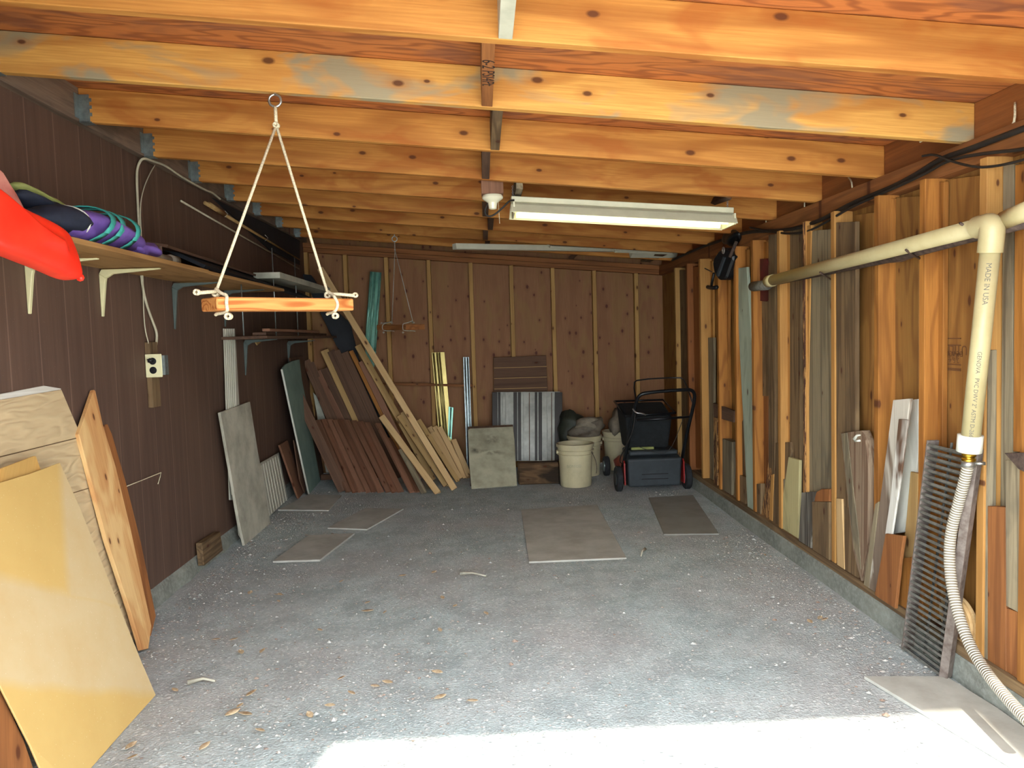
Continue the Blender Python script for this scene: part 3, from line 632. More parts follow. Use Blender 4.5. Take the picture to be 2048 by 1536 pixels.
# ------------------------------------------------------------------ drain pipe, hose
def pipe():
    XP = 1.64; a = onX(1537, 563, XP); e = onX(1986, 447, XP); bt = onX(1942, 872, XP)
    f = onX(2070, 415, XP+.03)
    root = empty('drain_pipe', e, 'cream PVC drain pipe running along the right wall and dropping from an elbow', 'pipe')
    d = (a-e).normalized(); v = (bt-e).normalized()
    tube('pipe_run', [a, e+d*.05], .030, 'pvc', root, 20)
    tube('pipe_drop', [e+v*.05, bt+v*.02], .030, 'pvc', root, 20)
    tube('elbow', [e+d*.075, e+d*.074, e+d*.045, e+d*.01, e+v*.018, e+v*.055, e+v*.092], .037, 'pvc', root, 20, 2)
    tube('inlet_pipe', [e+Vector((.04, 0, .01)), f], .030, 'pvc', root, 18)
    tube('end_coupling', [a, a+d*-.07], .034, 'pvc', root, 18)
    c0 = onX(1941, 870, XP); c1 = onX(1938, 903, XP)
    tube('coupling', [c0, c1], .039, 'white', root, 22)
    vx = v; nrm = (CAM-(e+v*.2)); nrm = (nrm-vx*nrm.dot(vx)).normalized()
    def on_pipe(s, t, size, mt='inkgrey'):
        c = e+v*t; m = frame(c+nrm*.0305, nrm, Vector((0, 0, 1)))
        z = nrm; x = v; y = z.cross(x); mm = Matrix((x, y, z)).transposed().to_4x4(); mm.translation = c+nrm*.0304
        text_mesh('pipe_lettering', s, size, mt, mm, root, bend=.030)
    on_pipe('MADE IN USA', .19, .022); on_pipe('GENOVA   PVC DWV 2" ASTM D-2665', .56, .018)
    # rusty pipe beside and hooks
    r2 = empty('old_pipe', (1.71, e.y, e.z-.05), 'dark rusty pipe running just below the cream drain pipe', 'pipe')
    tube('pipe_body', [onX(1512, 572, 1.69), onX(1800, 512, 1.70), onX(2070, 440, 1.70)], .019, 'rust', r2, 14)
    tube('pipe_end', [onX(1506, 573, 1.69), onX(1535, 570, 1.69)], .030, 'grate', r2, 14)
    for (p, q, r), lb in (((( 1920, 446), (1945, 462), (1985, 475)), 'long nail hook under the drain pipe nearest its elbow'),
                       (((1812, 500), (1822, 508), (1845, 520)), 'nail hook under the middle of the cream drain pipe'), (((1640, 545), (1650, 552), (1664, 560)), 'nail hook under the drain pipe before the grey-green plank')):
        tag(tube('pipe_hook', [onX(*p, 1.60), onX(*q, 1.66), onX(*r, 1.74)], .0045, 'rust'), lb, 'hook', 'hooks holding the pipes')
    o = RW([(1778, 518), (1905, 460), (1985, 442), (1985, 462), (1940, 470), (1860, 500), (1800, 524), (1779, 526)], 1.712, 'darkcedar', 'dark brown slat tucked behind the cream drain pipe', .012, zb=None, grain=None)
    # hose
    h = empty('drain_hose', c1, 'white ribbed suction hose hanging from the drain pipe down to the floor', 'hose')
    XH = XP; px = [(1937, 925), (1932, 950), (1916, 1010), (1902, 1060), (1898, 1110), (1902, 1165), (1915, 1225), (1938, 1290), (1972, 1345), (2012, 1395), (2062, 1448)]
    xs = [XH, XH, XH, XH-.01, XH-.02, XH-.03, XH-.04, XH-.05, XH-.06, XH-.08, XH-.1]
    tube('hose_body', [onX(x, y, X) for (x, y), X in zip(px, xs)], .0185, 'hose', h, 16, 3, uv=True)
    bs = onX(1938, 903, XH); b2 = onX(1937, 925, XH); dd = (b2-bs)
    tube('brass_fitting', [bs, bs+dd*.2, bs+dd*.21, bs+dd*.4, bs+dd*.41, bs+dd*.6, bs+dd*.61, bs+dd*.9], [.019, .019, .022, .022, .018, .018, .022, .022], 'brass', h, 18)
    k = tube('hose_clamp', [bs+dd*.85, bs+dd*1.35], .0225, 'steel', h, 18)
    tube('clamp_screw', [bs+dd*1.05+Vector((.02, -.01, 0)), bs+dd*1.05+Vector((.045, -.02, 0))], .006, 'steel', h, 8)
pipe()
# ------------------------------------------------------------------ things on the left wall
LX = XL
def shelf_bracket(px, py, leg, arm, mat, label, arm_len=.27, leg_len=None):
    c = onX(px, py, LX+.004); l = onX(*leg, LX+.004); Lz = c.z-l.z
    root = empty('shelf_bracket', c, label, 'shelf bracket', 'brackets holding the shelves')
    y = c.y
    def rib(name, pts):
        vs = [(x, y+dy, z) for dy in (-.009, .009) for x, z in pts]; k = len(pts)
        fs = [tuple(range(k)), tuple(range(2*k-1, k-1, -1))]+[(i, (i+1) % k, k+(i+1) % k, k+i) for i in range(k)]
        return bevel(mesh_obj(name, vs, fs, mat, root), .002)
    x0, z1 = LX+.001, c.z+.004
    # outer L plate then a thin tapering web
    rib('wall_leg', [(x0, z1-.02), (x0, z1-Lz), (x0+.006, z1-Lz), (x0+.026, z1-.055), (x0+.03, z1-.04)])
    rib('shelf_arm', [(x0, z1-.02), (x0+.012, z1), (x0+arm_len, z1), (x0+arm_len, z1-.005), (x0+.06, z1-.022), (x0+.03, z1-.04)])
    vs = [(x0+.001, y-.02, z1-Lz), (x0+.001, y+.02, z1-Lz*.98), (x0+.001, y+.02, z1-.02), (x0+.001, y-.02, z1-.02), (x0+.003, y-.02, z1-Lz), (x0+.003, y+.02, z1-Lz*.98), (x0+.003, y+.02, z1-.02), (x0+.003, y-.02, z1-.02)]
    return root
ZSH = onX(200, 540, LX).z+.006
shelf_bracket(52, 522, (60, 630), 0, 'bracket', 'cream metal shelf bracket half hidden below the red bag')
shelf_bracket(200, 541, (208, 635), 0, 'bracket', 'cream metal shelf bracket left of the outlet cable')
shelf_bracket(345, 568, (352, 660), 0, 'bracketg', 'grey-green metal shelf bracket left of the front swing')
shelf_bracket(447, 582, (450, 655), 0, 'bracketg', 'grey-green metal shelf bracket hidden mostly by the front swing board')
shelf_bracket(488, 681, (490, 752), 0, 'bracketg', 'lower shelf bracket right of the ribbed white strip', .24)
shelf_bracket(575, 683, (577, 730), 0, 'bracketg', 'lower shelf bracket above the green drywall sheet', .24)
tag(boxm('wall_shelf', (LX+.002, 1.9, ZSH), (LX+.345, 3.87, ZSH+.02), 'shelfply', axis='y'), 'long plywood shelf high on the brown wall, near half', 'shelf')
tag(boxm('wall_shelf', (LX+.002, 3.872, ZSH), (LX+.335, 5.35, ZSH+.018), 'shelfply', axis='y'), 'plywood shelf board high on the brown wall, far half behind the front swing', 'shelf')
zl = onX(488, 681, LX).z+.006
tag(boxm('wall_shelf', (LX+.002, 5.0, zl), (LX+.30, YB-.002, zl+.02), 'darkcedar', axis='y'), 'lower dark shelf in the back left corner', 'shelf')
for i, (px, y0, y1) in enumerate(((485, 622, 664), (550, 622, 662), (594, 622, 660))):
    p = onX(px, y0, LX+.27 if i < 2 else LX+.27); q = Vector((p.x, p.y, zl+.02))
    tag(tube('hanger_rod', [Vector((p.x, p.y, ZSH if i == 0 else ZSH+.3)), q], .004, 'galv', None, 8), 'thin metal rod between the two shelves, %s' % ['nearest the ribbed white strip', 'middle of three', 'closest to the corner stud'][i], 'rod', 'rods carrying the lower shelf')
# stuff lying on the lower shelf
for i, (a, b, w, t, dz, dx, lb) in enumerate(((5.05, 6.7, .05, .02, .045, .28, 'thin brown strip lying topmost on the lower shelf'), (5.1, 7.2, .09, .02, .022, .22, 'dark board lying flat on the lower shelf'),
      (5.4, 6.9, .04, .02, .02, .10, 'short dark batten at the wall side of the lower shelf'))):
    tag(stick('wooden_strip', (LX+dx, a, zl+.022+dz), (LX+dx-.03, b, zl+.022+dz), w, t, 'darkcedar' if i else 'cedar', Vector((0, 0, 1))), lb, 'wood strip', 'scraps on the lower shelf')
tag(stick('wooden_strip', onX(513, 686, LX+.03), onX(503, 681, LX+.02)+Vector((0, .4, .05)), .035, .01, 'lumber2', Vector((.5, -1, 0))), 'short pale slat poking down below the lower shelf', 'wood strip')
# pole and fishing rod under the ledger
tag(tube('thin_pole', [onX(362, 402, LX+.02), onX(480, 470, LX+.02), onX(598, 538, LX+.02)], .006, 'cablew'), 'thin grey pole fixed along the brown wall below the ledger', 'pole')
fr = empty('fishing_rod', onX(410, 405, LX+.04), 'bamboo fishing rod stored on the brown wall below the ledger', 'fishing rod')
tube('rod', [onX(410, 406, LX+.05), onX(600, 520, LX+.05)], [.012, .005], 'lumber2', fr)
tube('handle', [onX(418, 409, LX+.05), onX(448, 428, LX+.05)], .016, 'lumber2', fr)
for x, y in ((450, 428), (530, 476)): tube('line_guide', [onX(x, y-6, LX+.06), onX(x+6, y, LX+.07), onX(x, y+6, LX+.06)], .002, 'steel', fr, 6)
tag(outl('black_sheet', [(425, 395), (600, 480), (600, 530), (540, 500)], (Vector((LX+.012, 0, 0)), Vector((1, 0, 0))), .01, 'blackboard'), 'flat black board behind the fishing rod under the ledger', 'panel')
# cables on the left wall
def XW(pts, off): return [onX(x, y, LX+off) for x, y in pts]
tag(tube('power_cable', XW([(440, 398), (425, 385), (415, 382), (395, 372), (360, 352), (330, 330), (305, 322), (285, 315)], .048)+XW([(276, 330), (273, 348), (275, 400), (279, 470), (281, 520), (283, 560), (290, 600), (304, 640), (314, 665), (313, 685), (309, 712)], .012)
     , .0065, 'cablew', None, 8, 2), 'thick pale power cable dropping from the ledger to the wall outlet', 'cable')
tag(tube('extension_lead', XW([(310, 330), (298, 350), (284, 385), (280, 420), (283, 470), (286, 560), (287, 620), (290, 660), (297, 685), (300, 705), (301, 722)], .02), .003, 'cablew', None, 6, 2), 'thin grey lead beside the thick pale cable, plugged in the outlet', 'cable')
# outlet on its board
c = onX(308, 731, LX+.045)
zt_, zb_ = onX(300, 684, LX+.02).z, onX(303, 816, LX+.02).z
tag(boxm('backing_board', (LX+.001, c.y+.008, zb_), (LX+.026, c.y+.10, zt_), 'greybrown'), 'short weathered board behind the wall outlet', 'board')
oc = empty('wall_outlet', c, 'ivory double wall outlet with black sockets on the brown wall', 'outlet')
boxm('cover_plate', (c.x-.042, c.y-.004, c.z-.060), (c.x+.040, c.y+.004, c.z+.058), 'outlet', oc, 'z', bev=.003)
boxm('junction_box', (c.x-.018, c.y+.0042, c.z-.05), (c.x+.052, c.y+.05, c.z+.05), 'galv', oc)
for dz in (.022, -.024):
    lathe('socket', [(.0175, 0), (.018, .003), (.015, .004)], 'black', c+Vector((-.003, -.004, dz)), oc, 20, (0, -1, 0))
blob('plug', c+Vector((-.010, -.02, .026)), (.014, .014, .012), 'black', oc, seed=3, sub=2)
# string on a nail
tag(tube('wall_string', XW([(250, 974), (285, 960), (322, 945), (320, 955), (316, 968)], .012), .0022, 'rope', None, 6), 'white string stretched from a nail on the brown wall', 'string')
# ------------------------------------------------------------------ things on the long shelf
def red_bag():
    # puffy vinyl cushion hanging over the shelf edge
    out = [(-60, 330), (0, 405), (60, 430), (100, 450), (122, 465), (132, 485), (142, 510), (149, 535), (154, 556), (147, 562), (125, 555), (95, 540), (50, 523), (0, 503), (-60, 480)]
    p0 = Vector((LX+.36, 0, 0)); pts = [hit(x, y, p0, Vector((1, -.12, .1)).normalized()) for x, y in out]
    n = Vector((1, -.12, .1)).normalized(); c = sum(pts, Vector())/len(pts); k = len(pts); vs, fs = [], []
    rings = [(1., 0.), (.985, .02), (.93, .032), (.6, .045), (.3, .05)]
    for sgn in (1, -1):
        for s, h in (rings if sgn == 1 else rings[1:]):
            for p in pts: vs.append(c+(p-c)*s+n*h*sgn*(1 if sgn == 1 else 1.2))
    vs.append(c+n*.082); vs.append(c-n*.1)
    R = len(rings)
    for i in range(R-1):
        for j in range(k): fs.append((i*k+j, i*k+(j+1) % k, (i+1)*k+(j+1) % k, (i+1)*k+j))
    for j in range(k): fs.append(((R-1)*k+j, (R-1)*k+(j+1) % k, len(vs)-2))
    for i in range(R, 2*R-2):
        for j in range(k): fs.append((i*k+j, i*k+(j+1) % k, (i+1)*k+(j+1) % k, (i+1)*k+j))
    for j in range(k): fs.append((j, (j+1) % k, R*k+(j+1) % k, R*k+j)); fs.append(((2*R-2)*k+j, (2*R-2)*k+(j+1) % k, len(vs)-1))
    o = mesh_obj('vinyl_bag', vs, fs, 'red', smooth=True); s = o.modifiers.new('s', 'SUBSURF'); s.levels = s.render_levels = 2
    tag(o, 'bright red vinyl bag hanging over the edge of the long shelf', 'bag')
    t = tube('corner_tab', [pts[8]+n*.01, pts[8]+Vector((.0, .03, .0))], [.012, .004], 'red', o, 8)
red_bag()
zs2 = ZSH+.02
o = blob('nylon_pouch', (LX+.22, 2.30, zs2+.11), (.10, .16, .08), 'pink', rot=(-.3, 0, 0), lump=.22, seed=4); tag(o, 'faded pink crumpled nylon pouch lying behind the red bag', 'pouch')
def vest():
    r = empty('life_vest', (LX+.2, 2.95, zs2), 'rolled purple life vest with teal straps lying on the long shelf', 'life vest')
    blob('body', (LX+.20, 3.02, zs2+.072), (.14, .38, .072), 'purple', r, rot=(.0, 0, .03), lump=.15, seed=9, flat=-.068)
    blob('inner_panel', (LX+.21, 2.76, zs2+.075), (.11, .14, .055), 'navy', r, lump=.1, seed=5)
    blob('collar', (LX+.12, 2.86, zs2+.145), (.08, .20, .018), 'lime', r, rot=(-.25, 0, 0), lump=.1, seed=6)
    blob('collar_lining', (LX+.13, 2.86, zs2+.118), (.09, .19, .028), 'navy', r, rot=(-.25, 0, 0), lump=.1, seed=6)
    blob('skirt', (LX+.24, 3.32, zs2+.04), (.08, .14, .038), 'purple', r, lump=.25, seed=11, flat=-.036)
    for y, tl in ((2.88, .05), (2.96, .04), (3.09, .03)):
        pts = [(LX+.20+.150*math.cos(a), y+tl*math.sin(a)*1.6, zs2+.074+.086*math.sin(a)) for a in np.linspace(-.85, math.pi*.9, 16)]
        vs = []; fs = []
        for i, p in enumerate(pts):
            p = Vector(p); vs += [p+Vector((0, -.019, 0)), p+Vector((0, .019, 0)), p+Vector((.003, .019, .004)), p+Vector((.003, -.019, .004))]
            if i: b = (i-1)*4; fs += [(b+q, b+(q+1) % 4, b+4+(q+1) % 4, b+4+q) for q in range(4)]
        mesh_obj('strap', vs, fs, 'tealstrap', r, True)
    pts = [(LX+.21+.105*math.cos(a), 2.79-.0*a, zs2+.075+.062*math.sin(a)) for a in np.linspace(-1.2, 2.6, 18)]
    tube('white_piping', pts, .004, 'white', r, 6)
vest()
o = tube('pipe_elbow', [(LX+.25, 3.34, zs2+.022), (LX+.27, 3.62, zs2+.022)], .02, 'sackw'); tag(o, 'short dirty pipe piece lying beyond the purple life vest', 'pipe piece')
tube('pipe_cap', [(LX+.267, 3.58, zs2+.022), (LX+.272, 3.65, zs2+.022)], .026, 'sackw', o)
tube('valve', [(LX+.26, 3.5, zs2+.03), (LX+.26, 3.5, zs2+.075)], .012, 'steel', o)
tag(outl('wood_scrap', [(283, 505), (300, 508), (322, 524), (330, 533), (296, 520)], (Vector((LX+.26, 0, 0)), Vector((1, 0, 0))), .03, 'darkcedar'), 'small dark wood scrap on the shelf beyond the dirty pipe piece', 'scrap')
# dark boards and gutter on the far half
tag(stick('dark_plank', (LX+.16, 4.0, zs2+.10), (LX+.20, 6.5, zs2+.03), .28, .02, 'blackboard', Vector((.5, 0, 1))), 'wide black plank lying tilted on the far shelf', 'plank')
tag(stick('brown_plank', (LX+.12, 3.75, zs2+.13), (LX+.10, 5.3, zs2+.11), .16, .015, 'darkcedar', Vector((.2, 0, 1))), 'thin dark brown plank on top of the black plank on the far shelf', 'plank')
g = empty('gutter_box', onX(532, 560, LX+.3), 'pale grey box section lying over the black plank on the far shelf', 'box section')
a, b = onX(532, 560, LX+.27), onX(625, 585, LX+.34)
ya = onX(560, 550, LX+.34).y; za, zb_ = onX(560, 556, LX+.34).z, onX(560, 544, LX+.34).z
boxm('box_body', (LX+.16, ya, za), (LX+.34, ya+1.75, zb_), 'whitepanel', g, 'y')
# ------------------------------------------------------------------ sheets leaning on the left wall
def lean_left(Xb, Xt, zt): return plane3(Vector((Xb, 0, 0)), Vector((Xb, 1, 0)), Vector((Xt, 0, zt)))
pl = lean_left(-1.545, -1.700, 1.16)
tag(outl('siding_sheet', [(-90, 810), (0, 800), (123, 779), (160, 866), (214, 1010), (298, 1225), (240, 1330), (-90, 1500)], pl, .012, 'lap', grain=Vector((0, 1, .0))), 'textured tan lap siding sheet leaning behind the golden hardboard', 'siding sheet')
# groove lines are shallow battens of the same siding
for (x0, y0), (x1, y1) in (((-90, 936), (162, 874)), ((60, 1012), (238, 958))):
    p, q = hit(x0, y0, *pl), hit(x1, y1, *pl)
    s = stick('lap_edge', p+pl[1]*.002, q+pl[1]*.002, .004, .003, 'greybrown', pl[1], bpy.data.objects['siding_sheet'])
tag(outl('trim_strip', [(-90, 800), (0, 788), (88, 771), (123, 777), (120, 783), (0, 802), (-90, 815)], lean_left(-1.55, -1.706, 1.16), .01, 'peel', grain=Vector((0, 1, 0))), 'peeling cream strip showing over the top of the tan siding sheet', 'strip')
tag(outl('plywood_offcut', [(188, 779), (191, 782), (206, 850), (232, 935), (262, 1060), (303, 1252), (297, 1297), (284, 1300), (262, 1225), (214, 1080), (186, 975), (158, 868)], lean_left(-1.49, -1.69, 1.15), .018, 'orangeply', grain=Vector((.1, 0, 1))), 'pointed orange plywood offcut leaning between the siding sheet and wall', 'plywood offcut')
tag(outl('plywood_offcut', [(208, 850), (215, 848), (224, 868), (252, 965), (282, 1085), (312, 1232), (302, 1272), (280, 1180), (230, 960)], lean_left(-1.535, -1.702, 1.02), .014, 'redwood', grain=Vector((.1, 0, 1))), 'narrow brown plywood strip behind the pointed orange offcut', 'plywood offcut')
p0 = onZ(312, 1390); p1 = onZ(190, 1536); tp = onX(120, 925, -1.575)
pl = plane3(Vector((p0.x, p0.y, 0)), Vector((p0.x, p1.y-.3, 0)), Vector((-1.575, tp.y, tp.z)))
ho = outl('hardboard_sheet', [(-80, 985), (0, 965), (60, 947), (120, 925), (160, 1015), (218, 1160), (284, 1325), (312, 1390), (250, 1462), (190, 1540), (150, 1590), (84, 1545), (60, 1490), (0, 1372), (-80, 1210)], pl, .006, 'hard')
tag(ho, 'large golden hardboard sheet with a paler band leaning at the near left', 'hardboard sheet')
pl2 = (pl[0]-pl[1]*.012, pl[1])
tag(outl('brown_sheet', [(-80, 960), (0, 937), (66, 912), (72, 912), (80, 934), (100, 985), (100, 1100), (60, 1400), (-80, 1300)], pl2, .008, 'orangeply2'), 'mottled golden-brown sheet corner sticking up behind the golden hardboard', 'sheet')
for i, (dx, w, mt, lb) in enumerate(((.02, .07, 'redwood', 'brown plank edge right under the golden hardboard'), (.11, .08, 'cedar', 'second brown plank edge below the golden hardboard at the picture corner'))):
    pp = [(-60, 1300+i*60), (0, 1380+i*45), (48-i*22, 1480+i*40), (75-i*25, 1560), (40-i*20, 1640), (-60, 1500)]
    tag(outl('brown_plank', pp, (pl[0]-pl[1]*(.02+.025*i), pl[1]), .02, mt), lb, 'plank')
# block by the wall
wa, wb_ = onZ(409, 1131), onZ(447, 1101); wa.x = max(wa.x, XL+.058); wb_.x = wa.x-.004
tag(outl('wood_block', [(404, 1086), (440, 1063), (446, 1101), (409, 1131)], plane3(wa, wb_, wa+Vector((-.003, 0, .3))), .036, 'greybrown', None, grain=Vector((.0, 1, 0))), 'short thick wooden block standing on the floor by the brown wall', 'block')
# board, ribbed strips, drywall
tag(outl('ribbed_strip', [(448, 657), (470, 657), (479, 812), (479, 1000), (460, 1000)], lean_left(-1.655, -1.695, 1.3), .008, 'vinyl'), 'narrow ribbed cream vinyl strip standing against the brown wall', 'vinyl strip')
rs = bpy.data.objects['ribbed_strip']
for i in range(5):
    t = (i+.5)/5; p = hit(449+t*20, 658, *lean_left(-1.652, -1.692, 1.3)); q = hit(461+t*17, 990, *lean_left(-1.655, -1.695, 1.3)); stick('strip_rib', p+Vector((.006, 0, 0)), q+Vector((.006, 0, 0)), .010, .008, 'vinyl', Vector((1, -.2, 0)), rs)
plg = plane3(onZ(490, 1091), onZ(541, 1046), onX(441, 823, LX+.05))
tag(outl('grey_board', [(441, 825), (500, 803), (516, 905), (530, 975), (541, 1046), (490, 1091), (478, 1040), (462, 945)], plg, .018, 'fibre'), 'large stained grey board leaning on the brown wall below the front swing', 'board')
tag(outl('thin_sheet', [(462, 945), (470, 960), (486, 1060), (484, 1078), (479, 1070)], (plg[0]-plg[1]*.03, plg[1]), .008, 'vinyl'), 'thin pale sheet edge tucked behind the large stained grey board', 'sheet')
plv = plane3(onZ(541, 1032), onZ(576, 997), onX(524, 925, LX+.04))
vp = outl('vinyl_sheet', [(500, 945), (522, 925), (558, 905), (566, 950), (576, 999), (541, 1031), (520, 1050)], plv, .006, 'vinyl')
tag(vp, 'ribbed white vinyl panel leaning on the wall right of the grey board', 'vinyl panel')
for i in range(11):
    t = (i+.3)/11; x0 = 505+t*53; y0 = 938-t*31; x1 = 522+t*54; y1 = 1046-t*46
    p, q = hit(x0, y0+2, *plv), hit(x1, y1-2, *plv); stick('panel_rib', p+plv[1]*.006, q+plv[1]*.006, .012, .006, 'vinyl', plv[1], vp)
tag(outl('brown_board', [(560, 890), (575, 880), (590, 925), (609, 985), (598, 997), (593, 985)], plane3(onZ(598, 998), onZ(609, 984), onX(560, 889, LX+.06)), .016, 'cedar'), 'narrow brown board with pale edge leaning beside the ribbed panel', 'board')
pld = plane3(onZ(618, 989), onZ(641, 965), onX(564, 738, LX+.09))
dw = outl('drywall_sheet', [(564, 739), (571, 729), (585, 722), (599, 719), (604, 760), (612, 800), (624, 870), (641, 962), (618, 989), (603, 920), (580, 815)], pld, .012, 'greendry')
tag(dw, 'green moisture drywall sheet with white edge leaning by the lower shelf', 'drywall sheet')
ed = [hit(564, 739, *pld), hit(580, 815, *pld), hit(603, 920, *pld), hit(618, 989, *pld)]
tube('white_edge', [p+Vector((-.002, -.004, 0)) for p in ed], .009, 'white', dw, 6)
tag(outl('dark_board', [(580, 715), (606, 712), (632, 850), (648, 955), (640, 968), (612, 830)], (pld[0]-pld[1]*.022, pld[1]), .014, 'darkcedar'), 'dark board standing behind the green drywall sheet', 'board')
tag(outl('dark_board', [(588, 880), (596, 900), (612, 975), (610, 986), (600, 960)], (pld[0]-pld[1]*.03, pld[1]), .01, 'darkcedar'), 'thin dark slat between the brown board and the green drywall', 'board')
tag(outl('white_sheet', [(626, 785), (636, 795), (650, 835), (662, 880), (690, 945), (652, 945), (642, 885), (634, 830)], backplane(7.25, 7.36, 0, 1.), .01, 'whitepanel'), 'whitish sheet standing in the back left corner behind the cedar boards', 'sheet')
tag(boxm('dark_beam', (onY(643, 950, 7.15).x, 7.12, 0), (onY(690, 950, 7.15).x, 7.18, .05), 'darkcedar', axis='x'), 'low dark timber on the floor under the whitish sheet', 'timber')
# ------------------------------------------------------------------ leaning pile of boards in the corner
def S(px0, py0, Y0, px1, py1, w, t, mat, label, Y1=None, group='boards leaning in the back left corner', name='leaning_board', face=(.25, -1, .1)):
    b = onZ(px1, py1) if Y1 is None else onY(px1, py1, Y1)
    if b.z < .003: b.z = .003
    a = onY(px0, py0, Y0)
    o = stick(name, b, a, w, t, mat, Vector(face)); return tag(o, label, 'board', group)
cx = lambda x: 580+x*.23433
cy = lambda y: 640+y*.23438
frt = [(240, 850, 520), (290, 845, 575), (340, 845, 630), (388, 850, 690), (432, 850, 740), (482, 850, 792), (545, 855, 862), (600, 862, 912), (658, 872, 962), (752, 878, 1062), (845, 1002, 1112)]
for i, (tx, ty, bx) in enumerate(frt):
    S(cx(tx), cy(ty), 7.02+.004*(i % 3), cx(bx-12), cy(1466+3*(i % 2)), .058, .019, ('cedar', 'cedar2', 'cedar')[i % 3], 'short cedar board in the front row, %s from the green drywall' % ORD[i], group='front row of short cedar boards', name='cedar_board', face=(.75, -1, .1))
pairs = [(135, 345, 330, 835, 'darkcedar'), (170, 365, 350, 815, 'darkcedar'), (245, 430, 415, 815, 'cedar'), (292, 415, 475, 820, 'darkcedar'), (292, 256, 540, 835, 'lumber2'),
  (350, 262, 600, 855, 'darkcedar'), (392, 262, 640, 870, 'darkcedar'), (432, 455, 650, 870, 'cedar'), (465, 275, 705, 850, 'darkcedar')]
lb2 = ['dark rounded', 'second dark', 'short reddish', 'dark middle', 'slim pale', 'dark brown one behind the slim pale', 'next dark brown', 'broad short brown', 'long dark brown']
for i, (tx, ty, bx, by, mt) in enumerate(pairs):
    dx = (bx-tx)/(by-ty)*(1440-by)
    S(cx(tx), cy(ty), 7.28, cx(bx+dx), cy(1440), .075, .022, mt, lb2[i]+' board in the rear row of the pile', 7.12, group='rear row of long boards', name='cedar_board')
S(cx(70), cy(640), 6.75, cx(455), cy(1462), .085, .02, 'darkcedar', 'bent dark plank at the left side of the front cedar row', group=None, name='dark_plank')
o = outl('black_board', [(604, 548), (622, 550), (668, 618), (700, 645), (718, 718), (750, 778), (790, 880), (779, 880), (735, 800), (700, 735), (672, 690), (640, 625)], backplane(7.33, 7.37, 0, 2), .02, 'blackboard')
tag(o, 'wide black board leaning in the corner behind the long pale stick', 'board')
S(cx(520), cy(262), 7.2, cx(1060), cy(1460), .042, .03, 'stud', 'slim orange-brown stick beside the wide black board', 6.95)
S(cx(608), cy(350), 7.16, cx(1100), cy(1440), .06, .025, 'cedar', 'orange-brown board right of the slim orange stick', 6.95)
S(cx(578), cy(215), 7.10, cx(1225), cy(1400), .06, .03, 'lumber2', 'long grey-tan board left of the longest pale stick', 6.9)
S(cx(945), cy(1098), 6.65, cx(1145), cy(1476), .05, .02, 'greywood', 'short grey board with pale edges ending the cedar row')
S(cx(780), cy(818), 6.72, cx(1262), cy(1478), .055, .035, 'lumber', 'new pale stud with a knot lying across the pile in front')
S(cx(930), cy(815), 6.85, cx(1330), cy(1412), .045, .03, 'lumber2', 'tan stick left of the longest pale stick foot', 6.6)
S(cx(958), cy(785), 6.9, cx(1352), cy(1412), .04, .03, 'lumber', 'pale stick right beside the tan stick', 6.62)
S(640, 536, 7.0, 909, 979, .055, .035, 'lumber', 'longest pale stick of the pile reaching up behind the front swing')
S(cx(1098), cy(850), 7.1, cx(1435), cy(1395), .04, .03, 'lumber2', 'brown-tan stick just right of the longest pale stick', 6.8)
for i, (tx, ty, bx, by) in enumerate([(1190, 912, 1440, 1390), (1235, 908, 1470, 1405), (1275, 912, 1500, 1400), (1215, 960, 1455, 1400), (1250, 1018, 1490, 1404), (1295, 1018, 1520, 1402), (1335, 1026, 1525, 1370), (1395, 1018, 1530, 1330)]):
    S(cx(tx), cy(ty), 7.25-.03*(i % 4), cx(bx), cy(by), .05, .035, 'lumber', 'short new pale stud, %s from the longest pale stick' % ORD[i], 7.02-.03*(i % 4), group='short new studs by the stained board', name='pine_stud')
# ------------------------------------------------------------------ against the back wall
BW = lambda d: (Vector((0, YB-d, 0)), Vector((0, -1, 0)))
def ribs(root, px, pl, mat, xs, name, r=.012):
    (tlx, tly), (trx, try_), (brx, bry), (blx, bly) = px
    for t in xs:
        p = hit(tlx+(trx-tlx)*t, tly+(try_-tly)*t+1, *pl); q = hit(blx+(brx-blx)*t, bly+(bry-bly)*t-1, *pl)
        tube(name, [p, q], r, mat, root, 8)
def flashing(name, px, pl, mat, label, xs, r):
    o = outl(name, px, pl, .004, mat, label, 'metal flashing'); ribs(o, px, pl, mat, xs, 'flashing_rib', r); return o
flashing('metal_flashing', [(740, 543), (763, 545), (752, 706), (729, 690)], backplane(7.20, 7.36, .5, 2), 'teal', 'tall teal-tinted folded metal flashing behind the long pale stick', (.12, .45, .9), .012)
flashing('metal_flashing', [(729, 692), (752, 706), (748, 735), (733, 715)], backplane(7.2, 7.36, .5, 2), 'teal', 'crumpled teal lower end of metal flashing behind the long pale stick', (.3,), .01)
flashing('metal_flashing', [(863, 705), (889, 704), (905, 885), (880, 895)], backplane(7.30, 7.385, 0, 1.3), 'gold', 'golden metal flashing standing behind the horizontal brown batten', (.15, .42, .6), .010)
flashing('metal_flashing', [(926, 714), (938, 714), (946, 930), (934, 945)], backplane(7.28, 7.38, 0, 1.3), 'galv', 'thin silver metal strip left of the stained drywall piece', (.3, .75), .008)
flashing('metal_flashing', [(897, 813), (907, 815), (903, 880), (896, 870)], backplane(7.20, 7.30, 0, 1.), 'teal', 'small teal metal scrap behind the short new studs', (.5,), .008)
tag(outl('brown_batten', [(765, 765), (946, 769), (946, 774), (765, 770)], BW(.075), .03, 'redwood', grain=Vector((1, 0, 0))), 'horizontal brown batten across the back wall studs', 'batten')
sp = outl('slatted_panel', [(987, 715), (1092, 711), (1096, 800), (988, 800)], BW(.02), .015, 'darkcedar', grain=Vector((1, 0, 0)))
